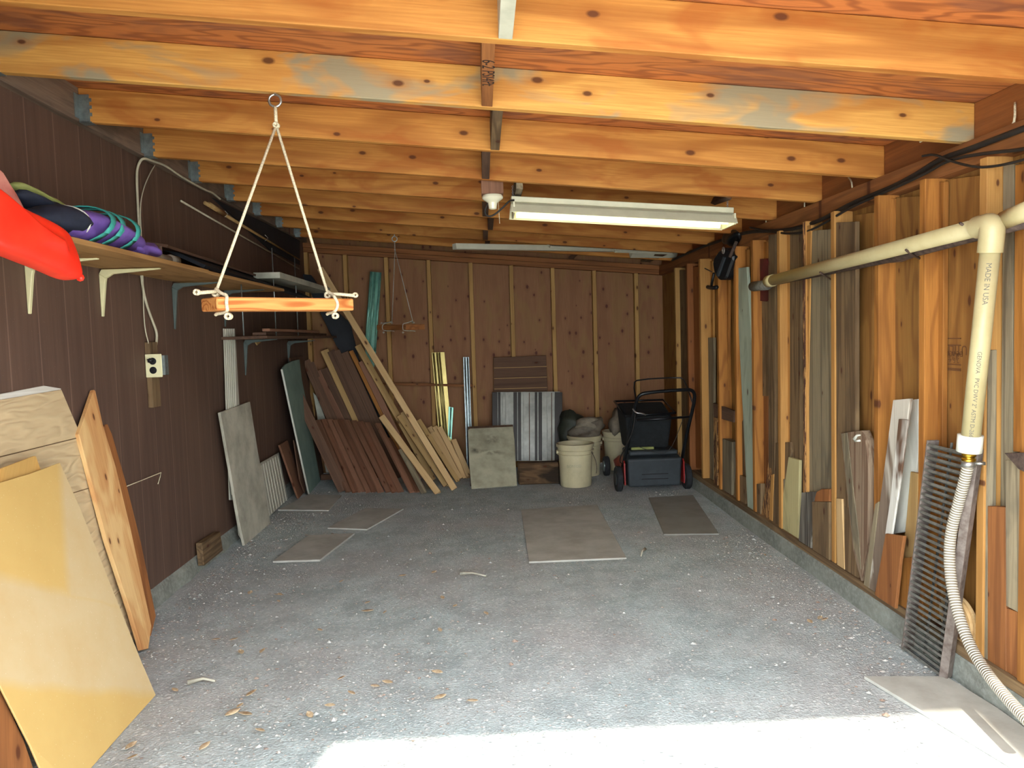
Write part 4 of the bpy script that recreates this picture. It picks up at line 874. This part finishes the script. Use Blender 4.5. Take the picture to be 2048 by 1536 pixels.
tag(sp, 'dark plank panel hanging above the ribbed metal sheet', 'panel')
for y in (735, 756, 777):
    a, b = hit(988, y+1, *BW(.02)), hit(1094, y-2, *BW(.02)); stick('plank_gap', a-Vector((0, .001, 0)), b-Vector((0, .001, 0)), .006, .002, 'lumber2', Vector((0, -1, 0)), sp)
mpl = backplane(7.18, 7.33, .3, .9)
cm = outl('corrugated_sheet', [(992, 784), (1120, 783), (1120, 922), (995, 922)], mpl, .003, 'whitemetal', grain=Vector((0, 0, 1)))
tag(cm, 'ribbed metal roofing sheet in dark brown and pale grey stripes', 'metal sheet')
for t, wd in ((-.02, .035), (.05, .016), (.17, .02), (.30, .024), (.365, .020), (.625, .016), (.69, .022), (.975, .05)):
    p = hit(992+128*t, 785, *mpl); q = hit(993+127*t, 921, *mpl)
    stick('dark_rib', p+mpl[1]*.018, q+mpl[1]*.018, wd*1.45, .018, 'darkrib' if t != .17 else 'whitemetal', mpl[1], cm)
for t in (.10, .17, .43, .52, .80, .87):
    p = hit(992+128*t, 785, *mpl); q = hit(993+127*t, 921, *mpl); stick('small_rib', p+mpl[1]*.005, q+mpl[1]*.005, .008, .006, 'browntrim' if t in (.52, .87) else 'whitemetal', mpl[1], cm)
pb = plane3(onZ(941, 977), onZ(1034, 971), onY(985, 854, 7.0)); 
tag(outl('drywall_piece', [(936, 860), (940, 857), (1026, 853), (1029, 880), (1034, 970), (943, 977), (938, 920)], pb, .015, 'smudge'), 'stained whitish drywall piece leaning left of the ribbed metal sheet', 'drywall piece')
tag(outl('dark_board', [(936, 853), (1026, 849), (1028, 870), (1033, 960), (941, 970)], (pb[0]-pb[1]*.02, pb[1]), .02, 'darkcedar'), 'dark board directly behind the stained drywall piece', 'board')
rb = onZ(1077, 969); tag(boxm('rotten_timber', (onZ(1037, 969).x, rb.y, 0), (onZ(1120, 968).x, rb.y+.12, .19), 'rottenwood', axis='x', bev=.012), 'rotten charred timber block lying below the ribbed metal sheet', 'timber')
# ------------------------------------------------------------------ buckets and sacks
def bucket(loc, label, h=.37, r0=.13, r1=.152, text=False, inside=True, rot=0.):
    root = empty('plastic_bucket', loc, label, 'bucket', 'five-gallon buckets by the back wall'); L = Vector(loc)
    prof = [(.0, .0), (r0, .0), (r0+.004, .01), (r1-.006, h*.72), (r1-.006, h*.74), (r1+.006, h*.745), (r1+.006, h*.76), (r1-.003, h*.765), (r1-.002, h*.83), (r1+.008, h*.835), (r1+.008, h*.85), (r1, h*.855),
            (r1+.002, h*.92), (r1+.012, h*.925), (r1+.013, h*.995), (r1+.008, h), (r1-.004, h), (r1-.006, h*.9), (r0+.01, h*.55), (.001, h*.55)]
    lathe('shell', prof, 'bucket', L, root, 40)
    if inside: lathe('contents', [(r1-.016, h*.82), (.001, h*.84)], 'bucketin', L, root, 32)
    c, s = math.cos(rot), math.sin(rot)
    pts = [L+Vector((c*(r1+.012)*math.cos(a)-s*.03, s*(r1+.012)*math.cos(a)-.165*abs(math.sin(a))*1., h*.80-.17*math.sin(a))) for a in np.linspace(0, math.pi, 20)]
    for q in (0, -1): tube('handle_lug', [pts[q]+(L+Vector((0, 0, h*.8))-pts[q])*.12, pts[q]], .016, 'bucket', root, 12)
    return root
bk = onZ(1156, 976); B1 = bucket(bk+Vector((0, .13, 0)), 'dirty white bucket standing in front of the sacks')
h0 = bk+Vector((0, .13, 0))
tube('handle', [h0+Vector((.13, -.09, .30)), h0+Vector((.155, -.13, .24)), h0+Vector((.165, -.14, .18)), h0+Vector((.16, -.13, .12))], .003, 'rust', B1, 6, 2)
m = frame(h0+Vector((-.03, -.1475, .19)), Vector((0, -1, .05)), Vector((0, 0, 1)))
mm = Matrix((Vector((1, 0, 0)), Vector((0, .07, 1)).normalized(), Vector((0, -1, .07)).normalized())).transposed().to_4x4(); mm.translation = h0+Vector((-.03, -.150, .19)); text_mesh('bucket_lettering', 'SONICO', .032, 'fibre2', mm, B1)
b2 = onZ(1165, 958); bucket(Vector((b2.x+.055, b2.y+.22, 0)), 'second white bucket half hidden behind the front one')
b3 = onY(1238, 935, 7.14); bucket(Vector((b3.x+.01, 7.16, 0)), 'white bucket standing behind the left wheel of the mower', inside=False)
s1 = onY(1144, 850, 7.0); tag(blob('dark_sack', (s1.x, 7.12, s1.z-.05), (.12, .13, .17), 'sackd', rot=(.1, .1, 0), lump=.25, seed=21), 'dark olive sack slumped behind the front bucket', 'sack')
for (px, py, sx, sy, sz, rot, mt, sd_, nm, lb) in ((1168, 868, .22, .13, .085, (.1, -.5, 0), 'sack', 31, 'grey_sack', 'long grey sack lying slanted over the buckets'), (1175, 848, .12, .10, .07, (0, -.2, .3), 'sackw', 33, 'pale_sack', 'small pale sack on top of the long grey sack'),
     (1238, 845, .085, .1, .13, (0, .3, 0), 'sackw', 35, 'paper_sack', 'pale paper sack slumped on the bucket beside the mower')):
    p = onY(px, py, 7.05 if px > 1200 else 6.95); tag(blob(nm, p, (sx, sy, sz), mt, rot=rot, lump=.22, seed=sd_), lb, 'sack')
# ------------------------------------------------------------------ lawn mower
def mower():
    g = onZ(1310, 984); x0, y0 = g.x, g.y
    L = empty('lawn_mower', (x0, y0+.3, 0), 'red push lawn mower with a dark grey rear catcher and black folding handle', 'lawn mower')
    P = lambda x, y, z: Vector((x0+x, y0+y, z))
    # deck
    vs = []; prof = [(.21, .26, .07), (.23, .27, .16), (.19, .23, .20), (.12, .15, .22)]
    seg = 28
    for w, l, z in prof:
        for k in range(seg):
            a = 2*math.pi*k/seg; c, s = math.cos(a), math.sin(a); e = .55
            vs.append(P(w*math.copysign(abs(c)**e, c), .52+l*math.copysign(abs(s)**e, s), z))
    fs = [(i*seg+k, i*seg+(k+1) % seg, (i+1)*seg+(k+1) % seg, (i+1)*seg+k) for i in range(3) for k in range(seg)]+[tuple(range(3*seg, 4*seg))]
    mesh_obj('deck', vs, fs, 'mowred', L, True)
    lathe('engine', [(.10, 0), (.115, .02), (.115, .10), (.09, .13), (.05, .15), (.001, .15)], 'black', P(0, .55, .21), L)
    lathe('fuel_cap', [(.03, 0), (.03, .02), (.001, .022)], 'rubber', P(.07, .46, .33), L, 16)
    # side plates
    for s in (-1, 1):
        vs = [(x0+s*.245+q*.01, y0+y, z) for q in (0, 1) for y, z in ((.02, .06), (.20, .06), (.24, .20), (.08, .27), (.03, .24))]
        mesh_obj('side_plate', vs, [(0, 1, 2, 3, 4), (9, 8, 7, 6, 5)]+[(i, (i+1) % 5, 5+(i+1) % 5, 5+i) for i in range(5)], 'mowred', L)
    # wheels
    for sx, y, r in ((-.285, .08, .105), (.285, .08, .105), (-.27, .78, .09), (.27, .78, .09)):
        w = lathe('wheel', [(.03, -.02), (r*.62, -.022), (r*.92, -.024), (r, -.016), (r, .016), (r*.92, .024), (r*.62, .022), (.03, .02)], 'rubber', P(sx, y, r), L, 30, (1, 0, 0))
        lathe('hub', [(.001, -.026), (.05, -.026), (.052, .026), (.001, .026)], 'galv' if y > .5 else 'bagplastic', P(sx, y, r), w, 20, (1, 0, 0))
    # rear catcher (hard lower part, facing the door)
    c = [(-.215, .0, .045), (.215, .0, .045), (.225, -.02, .28), (-.225, -.02, .28), (-.2, .3, .06), (.2, .3, .06), (.21, .3, .34), (-.21, .3, .34)]
    q = mesh_obj('catcher', [P(*v) for v in c], [(0, 1, 2, 3), (4, 5, 6, 7), (0, 1, 5, 4), (1, 2, 6, 5), (2, 3, 7, 6), (3, 0, 4, 7)], 'bagplastic', L); bevel(q, .018, 3)
    for z in (.11, .15): stick('catcher_rib', P(-.11, -.012-.0, z), P(.11, -.012, z), .008, .01, 'black', Vector((0, -1, 0)), q)
    boxm('rear_flap', (x0-.2, y0+.02, .30), (x0+.2, y0+.28, .34), 'bagplastic', L, 'x', bev=.01)
    # folded fabric catcher standing above
    c = [(-.19, .12, .34), (.15, .12, .34), (.17, .05, .62), (-.22, .05, .62), (-.19, .42, .33), (.15, .42, .33), (.2, .5, .70), (-.22, .5, .70)]
    q = mesh_obj('fabric_catcher', [P(*v) for v in c], [(0, 1, 2, 3), (4, 5, 6, 7), (0, 1, 5, 4), (1, 2, 6, 5), (2, 3, 7, 6), (3, 0, 4, 7)], 'darkfab', L); bevel(q, .03, 3)
    tube('catcher_frame', [P(-.22, .04, .63), P(.19, .04, .64), P(.2, .5, .71), P(-.23, .5, .71), P(-.22, .04, .63)], .009, 'blackmetal', L, 8)
    boxm('lime_trim', (x0-.17, y0+.09, .335), (x0+.02, y0+.10, .36), 'lime', L, 'x', bev=.003)
    # handle
    Hx = [(-.245, .10, .20), (-.21, -.0, .42), (-.165, -.08, .72), (-.15, -.12, .80), (-.10, -.13, .83), (.24, -.13, .845), (.30, -.12, .83), (.315, -.10, .76), (.27, -.02, .5), (.245, .10, .20)]
    tube('handle', [P(*v) for v in Hx], .014, 'blackmetal', L, 12, 2)
    tube('handle_crossbar', [P(-.15, -.05, .60), P(.285, -.05, .615)], .010, 'blackmetal', L, 10)
    tube('brake_bail', [P(-.16, -.10, .74), P(-.16, .0, .90), P(-.12, .02, .925), (P(.22, .02, .935)), P(.26, .0, .91), P(.30, -.08, .73)], .006, 'blackmetal', L, 8, 1)
    tube('throttle_cable', [P(-.17, -.10, .66), P(-.2, -.12, .5), P(-.27, -.1, .38), P(-.3, -.03, .26), P(-.22, .1, .22)], .004, 'cableb', L, 6, 2)
    tube('starter_cord', [P(-.17, -.05, .40), P(.0, -.06, .33), P(.12, -.05, .33), P(.24, -.04, .62)], .003, 'cableb', L, 6, 2)
    tube('starter_grip', [P(-.19, -.10, .70), P(-.17, -.13, .67), P(-.12, -.13, .665), P(-.09, -.12, .65)], .006, 'steel', L, 8, 1)
mower()
# ------------------------------------------------------------------ ply pads and sheets on the floor
for px, mt, lb, th in (([(545, 1122), (640, 1119), (709, 1066), (617, 1070)], 'floorply', 'grey floor board lying nearest the short wooden block', .009), ([(655, 1055), (734, 1058), (807, 1017), (730, 1016)], 'floorply', 'grey floor board lying behind the nearest one, further right', .007),
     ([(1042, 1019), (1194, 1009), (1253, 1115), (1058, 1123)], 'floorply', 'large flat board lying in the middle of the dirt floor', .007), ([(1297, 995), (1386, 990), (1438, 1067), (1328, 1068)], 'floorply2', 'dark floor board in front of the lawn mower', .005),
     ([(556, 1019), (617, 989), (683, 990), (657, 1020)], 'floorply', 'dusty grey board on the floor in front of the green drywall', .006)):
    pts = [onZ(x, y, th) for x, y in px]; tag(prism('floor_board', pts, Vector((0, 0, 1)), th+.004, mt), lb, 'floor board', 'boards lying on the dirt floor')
a = onZ(1728, 1352, .008); d = (onZ(1990, 1510, .008)-a).normalized()
pts = [a, onZ(1893, 1352, .008), Vector((1.70, 2.4, .008)), Vector((1.70, 1.3, .008)), a+d*1.3]
tag(prism('floor_sheet', pts, Vector((0, 0, 1)), .012, 'floorply'), 'large plywood sheet on the floor by the doorway at the foot of the grate', 'floor sheet')
# ------------------------------------------------------------------ swings
def knot(c, r, mat, parent, seed=0):
    rr = random.Random(seed); pts = []
    for i in range(22):
        a = i*.9+seed; pts.append(Vector(c)+Vector((math.cos(a)*r, math.sin(a*1.3)*r*.9, math.sin(a)*r*.9)))
    return tube('rope_knot', pts, r*.42, mat, parent, 8, 1)
def swing(label, Y, a, b, eye, hole_l, hole_r, th, dep, mat, rr, rope_m, Ya, Yb):
    a0, b0 = onY(*a, Ya), onY(*b, Yb); E = onY(*eye, Y); b0.z = a0.z+(b0.z-a0.z)*.5
    root = empty('swing', E, label, 'swing'); d = b0-a0
    n = Vector((d.y, -d.x, 0)).normalized(); back = -n
    o = stick('seat', a0, b0, th, dep, mat, n, root, bev=.004)
    up = Vector((0, 0, 1)); pl_, pr_ = a0+d*hole_l+back*dep*.5+up*th/2, a0+d*hole_r+back*dep*.5+up*th/2
    J = E-up*(.085 if Y < 4 else .09)
    # eye bolt
    er = .021
    tube('eye_bolt', [Vector((E.x, E.y, max(E.z+.03, zj(E.x)+.04))), E+up*er]+[E+Vector((er*math.sin(t), 0, er*math.cos(t))) for t in np.linspace(0, 2*math.pi, 22)], .0045, 'steel', root, 8)
    tube('rope', [E-up*er, J], rr*1.2, rope_m, root, 8)
    for q in (pl_, pr_): tube('rope', [J, q+up*.02], rr, rope_m, root, 8)
    knot(J, rr*1.7, rope_m, root, 2)
    dn_ = d.normalized()
    for i, q in enumerate((pl_, pr_)):
        s = 1 if i else -1; f = q-back*dep*.5-up*th/2
        tube('rope_wrap', [q+up*.03, q-back*dep*.3+up*.012, f+up*(th/2+.006)-dn_*s*.01, f-back*.008, f-up*(th/2+.006)-dn_*s*.01, f+back*dep*.5-up*(th/2+.008), f+back*dep*.6-up*(th/2+.012)], rr*1.15, rope_m, root, 8, 2)
        tube('rope_tail', [q+up*.02, q+dn_*(s*.03)+up*.018-back*.03, q+dn_*(s*.085)+up*.012-back*.05], rr*1.2, rope_m, root, 8, 1)
        knot(q+dn_*(s*.088)+up*.014-back*.05, rr*1.6, rope_m, root, i); knot(f-dn_*(s*.01)-up*(th/2+.02), rr*1.9, rope_m, root, i+3); knot(q+up*.015, rr*2, rope_m, root, i+6)
    return root
swing('wooden trapeze swing on cream ropes hanging from the stained front joist', JY[2]+.02, (434, 607), (708, 608), (550, 201), .05, .86, .044, .115, 'swing', .0052, 'rope', 2.50, 2.88)
swing('small trapeze swing on thin cords hanging far back', JY[8]+.02, (753, 655), (812, 657), (789, 478), .22, .92, .046, .19, 'redwood', .0032, 'ropegrey', 6.55, 6.20)
# ------------------------------------------------------------------ porcelain socket, shop light
lampblk = tag(boxm('socket_block', (.035, 3.955+.0, 1.965), (.140, 3.99, 2.10), 'cedar'), 'brown block carrying the porcelain lamp socket', 'block')
c = onY(985, 405, 4.02); lampblk.matrix_world = lampblk.matrix_world
def lampsocket():
    Yc = 4.05; c = onY(985, 398, Yc); L = empty('lamp_socket', c, 'white porcelain lamp socket without bulb beside the shop light', 'lamp socket')
    lathe('base', [(.02, .02), (.050, .02), (.056, .012), (.056, .003), (.050, -.004), (.040, -.010), (.026, -.020), (.022, -.040), (.021, -.052), (.017, -.052), (.016, -.02), (.001, -.02)], 'porcelain', c, L, 36)
    tube('pull_cord', [c+Vector((.03, 0, -.005)), c+Vector((.034, 0, -.13))], .0015, 'rope', L, 6)
    tube('black_cord', [c+Vector((-.02, 0, -.015)), c+Vector((-.045, 0, -.06)), c+Vector((-.035, 0, -.09)), c+Vector((0, 0, -.09)), c+Vector((.05, 0, -.05)), c+Vector((.09, 0, -.01)), c+Vector((.115, .02, -.005))], .005, 'cableb', L, 8, 2)
    return c
c = lampsocket()
bpy.data.objects.remove(lampblk)
tag(boxm('socket_block', (c.x-.058, c.y-.045, c.z+.021), (c.x+.058, c.y+.045, zj(c.x)+.10), 'cedar'), 'brown wooden block carrying the porcelain lamp socket', 'block')
def shoplight():
    Yc = 4.12; a = onY(1022, 394, Yc); b = onY(1464, 417, Yc); d = b-a; z2 = onY(1022, 435, Yc).z; h = a.z-z2
    L = empty('shop_light', (a+b)/2, 'cream fluorescent shop light glowing below the joists', 'shop light')
    dn = d.normalized(); up = Vector((0, 1, 0)).cross(dn)*-1
    if up.z < 0: up = -up
    def ext(name, prof, mat, x0=0., x1=1.):
        k = len(prof); A, B = a+d*x0, a+d*x1
        vs = [p+Vector((0, u, 0))+up*v for p in (A, B) for u, v in prof]
        fs = [tuple(range(k)), tuple(range(2*k-1, k-1, -1))]+[(i, (i+1) % k, k+(i+1) % k, k+i) for i in range(k)]
        return mesh_obj(name, vs, fs, mat, L)
    h = .115
    bevel(ext('housing', [(-.035, 0), (.075, 0), (.075, -.03), (-.035, -.03)], 'lampmetal'), .003)
    bevel(ext('reflector', [(-.035, -.03), (.075, -.03), (.115, -.05), (.155, -.095), (.153, -.098), (.11, -.055), (.07, -.040), (-.03, -.040), (-.07, -.055), (-.113, -.098), (-.115, -.095), (-.075, -.05)], 'lampmetal'), .0008)
    for y in (-.055, .085):
        q = a+Vector((0, y, 0))-up*.083; tube('tube', [q+d*.03, q+d*.97], .013, 'tube', L, 16)
    for t in (0.005, .985):
        q = a+d*t; boxm('lamp_holder', q+Vector((0, -.09, -.10)), q+Vector((.01, .12, -.04)), 'lampmetal', L)
    for t in (.01, .985):
        q = a+d*t+Vector((0, .02, 0)); top = zj(q.x)+.02
        n = 8
        for i in range(n):
            z = q.z+(top-q.z)*(i+.5)/n; r = (top-q.z)/n*.62
            s = Vector((1, 0, 0)) if i % 2 else Vector((0, 1, 0))
            tube('chain_link', [Vector((q.x, q.y, z))+s*(.005*math.cos(k))+Vector((0, 0, r*math.sin(k))) for k in np.linspace(0, 2*math.pi, 11)], .0012, 'steel', L, 5, cap=False)
    for v in (0,): pass
shoplight()
tag(slope_box('support_batten', .20, .235, 3.96, 4.52, -.03, .05, 'greywood', axis='y'), 'grey batten holding the left chain of the shop light', 'batten')
tag(stick('support_batten', onY(1424, 400, 4.4), onY(1455, 388, 4.0), .04, .03, 'darkcedar', Vector((-.3, -1, 0))), 'dark batten above the right end of the shop light', 'batten')
# gutters and slats stored on the joists at the back
tag(stick('gutter_length', onY(912, 492, 6.0), onY(1250, 498, 6.9), .045, .06, 'gutter', Vector((0, -1, 0))), 'long cream gutter length stored under the rear joists', 'gutter')
tag(stick('gutter_length', onY(1100, 494, 6.4), onY(1400, 508, 7.2), .02, .05, 'gutter', Vector((0, -1, -.5))), 'second thin white gutter length crossing the first one', 'gutter')
tag(stick('gutter_length', onY(1230, 504, 6.4), onY(1345, 508, 6.6), .02, .10, 'gutter', Vector((0, -.6, -1))), 'short white profile stored near the right end of the gutters', 'gutter')
tag(stick('gutter_length', onY(1262, 512, 6.8), onY(1392, 512, 6.9), .06, .05, 'gutter', Vector((0, -.6, -1))), 'white broken profile piece above the back wall plate', 'gutter')
tag(stick('storage_slat', onY(1196, 466, 6.3), onY(1142, 518, 7.3), .05, .02, 'darkcedar', Vector((0, -.5, -1))), 'dark slat holding up the gutter lengths', 'slat')
tag(stick('storage_slat', onY(1345, 500, 6.5), onY(1290, 524, 7.2), .09, .02, 'greybrown', Vector((0, -.5, -1))), 'brown slat holding the white profiles near the right beam', 'slat')
tag(stick('black_strip', onY(1095, 498, 7.06), onY(1400, 516, 7.26), .05, .03, 'blackboard', Vector((0, -1, -.5))), 'black strip lying behind the gutter lengths', 'strip')
# ------------------------------------------------------------------ black hand horn on the right beam, cables, string
def horn():
    XH = 1.66; q = lambda x, y, dx=0: onX(1400+x*.1107, 430+y*.1107, XH+dx)
    L = empty('hanging_tool', q(400, 800), 'black plastic tool with a T-handle hanging from the right beam', 'tool')
    out = [(430, 590), (500, 600), (560, 640), (600, 740), (600, 800), (560, 900), (480, 1120), (440, 1170), (330, 1175), (285, 1120), (240, 1020), (215, 880), (240, 780), (320, 660)]
    n = Vector((-1, -.4, 0)).normalized(); p0 = q(400, 850)
    pts = [hit(1400+x*.1107, 430+y*.1107, p0, n) for x, y in out]
    prism('body', pts, n, .10, 'black', L, bev=.012)
    pts = [hit(1400+x*.1107, 430+y*.1107, p0+n*.012, n) for x, y in [(410, 750), (450, 770), (330, 1110), (285, 1090)]]
    prism('label_strip', pts, n, .012, 'bagplastic', L)
    tube('hook_ring', [p0+n*.02+(q(465, 640)-p0)+Vector((0, .02*math.cos(t), .02*math.sin(t))) for t in np.linspace(0, 6.28, 16)], .005, 'steel', L, 6, cap=False)
    tube('handle_rod', [q(250, 1050), q(205, 1290)], .010, 'black', L, 8)
    tube('t_handle', [q(140, 1300), q(220, 1318), q(305, 1305)], .014, 'black', L, 10)
    tube('hang_bar', [q(540, 760, .02), q(660, 480, .05)], .012, 'rust', L, 8)
    tube('side_pin', [q(90, 965), q(220, 1030)], .004, 'rust', L, 6)
horn()
def beam_run(pts, off, r, mat, label):
    tag(tube('power_cable', [onX(x, y, 1.752+off) for x, y in pts], r, mat, None, 8, 2), label, 'cable', 'cables along the right beam')
beam_run([(2080, 245), (2000, 275), (1930, 302), (1880, 318), (1840, 345), (1790, 372), (1740, 392), (1700, 408), (1650, 437), (1600, 455), (1560, 462), (1500, 462), (1450, 478), (1400, 495), (1345, 520)], 0, .011, 'cableb', 'thick black cable bundle running along the right beam')
beam_run([(2080, 290), (2040, 300), (1980, 305), (1900, 318), (1850, 348), (1780, 380), (1700, 415), (1660, 440), (1620, 462), (1590, 468), (1550, 465), (1500, 455)], -.02, .006, 'cableb', 'thin black cable sagging below the thick bundle')
beam_run([(2080, 308), (2040, 322), (1990, 333), (1950, 335), (1900, 322), (1870, 308), (1845, 312)], -.035, .0045, 'cableb', 'thin dark wire looping above the drain pipe elbow')
for i, (a, b, c_) in enumerate((((2030, 205), (2030, 240), (2022, 255)), ((1870, 270), (1850, 278), (1840, 284)), ((1697, 355), (1703, 362), (1705, 378)), ((1609, 394), (1609, 410), (1609, 420)), ((1532, 430), (1532, 440), (1532, 452)))):
    tag(tube('string_scrap', [onX(*a, 1.79), onX(*b, 1.775), onX(*c_, 1.77)], .004, 'rope', None, 6, 1), 'pale string scrap above the right beam, %s from the doorway' % ORD[i], 'string', 'string scraps on the right beam')
tag(blob('black_rag', onX(1462, 474, 1.74), (.03, .15, .05), 'black', lump=.3, seed=12), 'black rag stuffed on the right beam above the hanging tool', 'rag')
# ------------------------------------------------------------------ gravel and dry leaves
def on_board(x, y, boards=[[(o.matrix_world @ v.co).to_2d() for v in o.data.vertices] for o in bpy.data.objects if o.name.startswith(('floor_board', 'floor_sheet'))]):
    for b in boards:
        xs = [p.x for p in b]; ys = [p.y for p in b]
        if min(xs)-.02 < x < max(xs)+.02 and min(ys)-.02 < y < max(ys)+.02: return True
    return False
def gravel():
    r = random.Random(11); vs, fs = [], []
    for i in range(14000):
        u = r.random()
        if u < .45: x, y = r.uniform(-1.65, 1.68), r.uniform(1.9, 7.3)
        elif u < .70: x, y = 1.68-abs(r.gauss(0, .22)), r.uniform(2.2, 6.6)
        elif u < .90: x, y = -1.62+abs(r.gauss(0, .28)), r.uniform(3.0, 6.6)
        else: x, y = r.gauss(-.6, .5), r.gauss(2.6, .4)
        if on_board(x, y) or not -1.66 < x < 1.69 or y < 1.3: continue
        s = min(.016, r.lognormvariate(-5.6, .5)); a = r.uniform(0, 6.28); f = r.uniform(.5, 1); hgt = s*r.uniform(.3, .7); b = len(vs)
        for k in range(5):
            t = a+k*1.2566+r.uniform(-.3, .3); vs.append((x+s*math.cos(t), y+s*f*math.sin(t), .0))
        vs.append((x+r.uniform(-.3, .3)*s, y+r.uniform(-.3, .3)*s, hgt))
        fs += [(b+k, b+(k+1) % 5, b+5) for k in range(5)]
    tag(mesh_obj('gravel', vs, fs, 'gravel'), 'scattered pale gravel and wood chips on the dirt floor', 'gravel', kind='stuff')
gravel()
lv = [(500, 1186), (557, 1203), (558, 1190), (432, 1279), (468, 1279), (525, 1303), (482, 1305), (683, 1357), (750, 1372), (703, 1386), (775, 1365), (805, 1152), (868, 1145), (683, 1163), (770, 1225), (735, 1223), (945, 1402), (972, 1228), (910, 1212), (885, 1196), (503, 1388), (480, 1412), (465, 1425), (490, 1430), (620, 1430),
      (520, 1462), (409, 1493), (262, 1493), (265, 1515), (560, 1190), (880, 1260), (735, 1205), (1530, 1110), (1640, 1237), (1650, 1240), (1620, 1244), (660, 1412), (880, 1395), (875, 1345), (640, 1260), (350, 1380)]
def leaf(i, px, py):
    r = random.Random(i); p = onZ(px, py, .012); s = r.uniform(.016, .032); vs, fs = [], []; n = 6; a = r.uniform(0, 6.28); cu = r.uniform(.2, .6)
    for j in range(n+1):
        t = j/n; w = math.sin(math.pi*t)**.8*s*.42; x = (t-.5)*s*2
        for q in (-1, 0, 1): vs.append((x, q*w, abs(q)*w*cu+.35*s*(t-.5)**2*4*cu))
    for j in range(n):
        for q in range(2): b = j*3+q; fs.append((b, b+1, b+4, b+3))
    m = Matrix.Translation(p) @ Matrix.Rotation(a, 4, 'Z') @ Matrix.Rotation(r.uniform(-.2, .2), 4, 'X')
    o = mesh_obj('fallen_leaf', vs, fs, 'leaf', None, True, m); q = o.modifiers.new('t', 'SOLIDIFY'); q.thickness = .0008
    tag(o, 'small dry tan leaf lying curled on the grey dirt floor', 'leaf', 'dry leaves on the dirt floor')
for i, (x, y) in enumerate(lv): leaf(i, x, y)
for i, (a, b, lb) in enumerate((((375, 1365), (430, 1362), 'dry grey twig on the floor near the golden hardboard'), ((920, 1147), (972, 1152), 'pale flat bark piece on the floor before the large board'), ((1290, 1098), (1282, 1112), 'tiny stick at the edge of the large floor board'))):
    p, q = onZ(*a, .012), onZ(*b, .012); tag(tube('fallen_twig', [p, (p+q)/2+Vector((0, .02, .004)), q], [.010, .006, .004], 'fibre', None, 6), lb, 'twig')
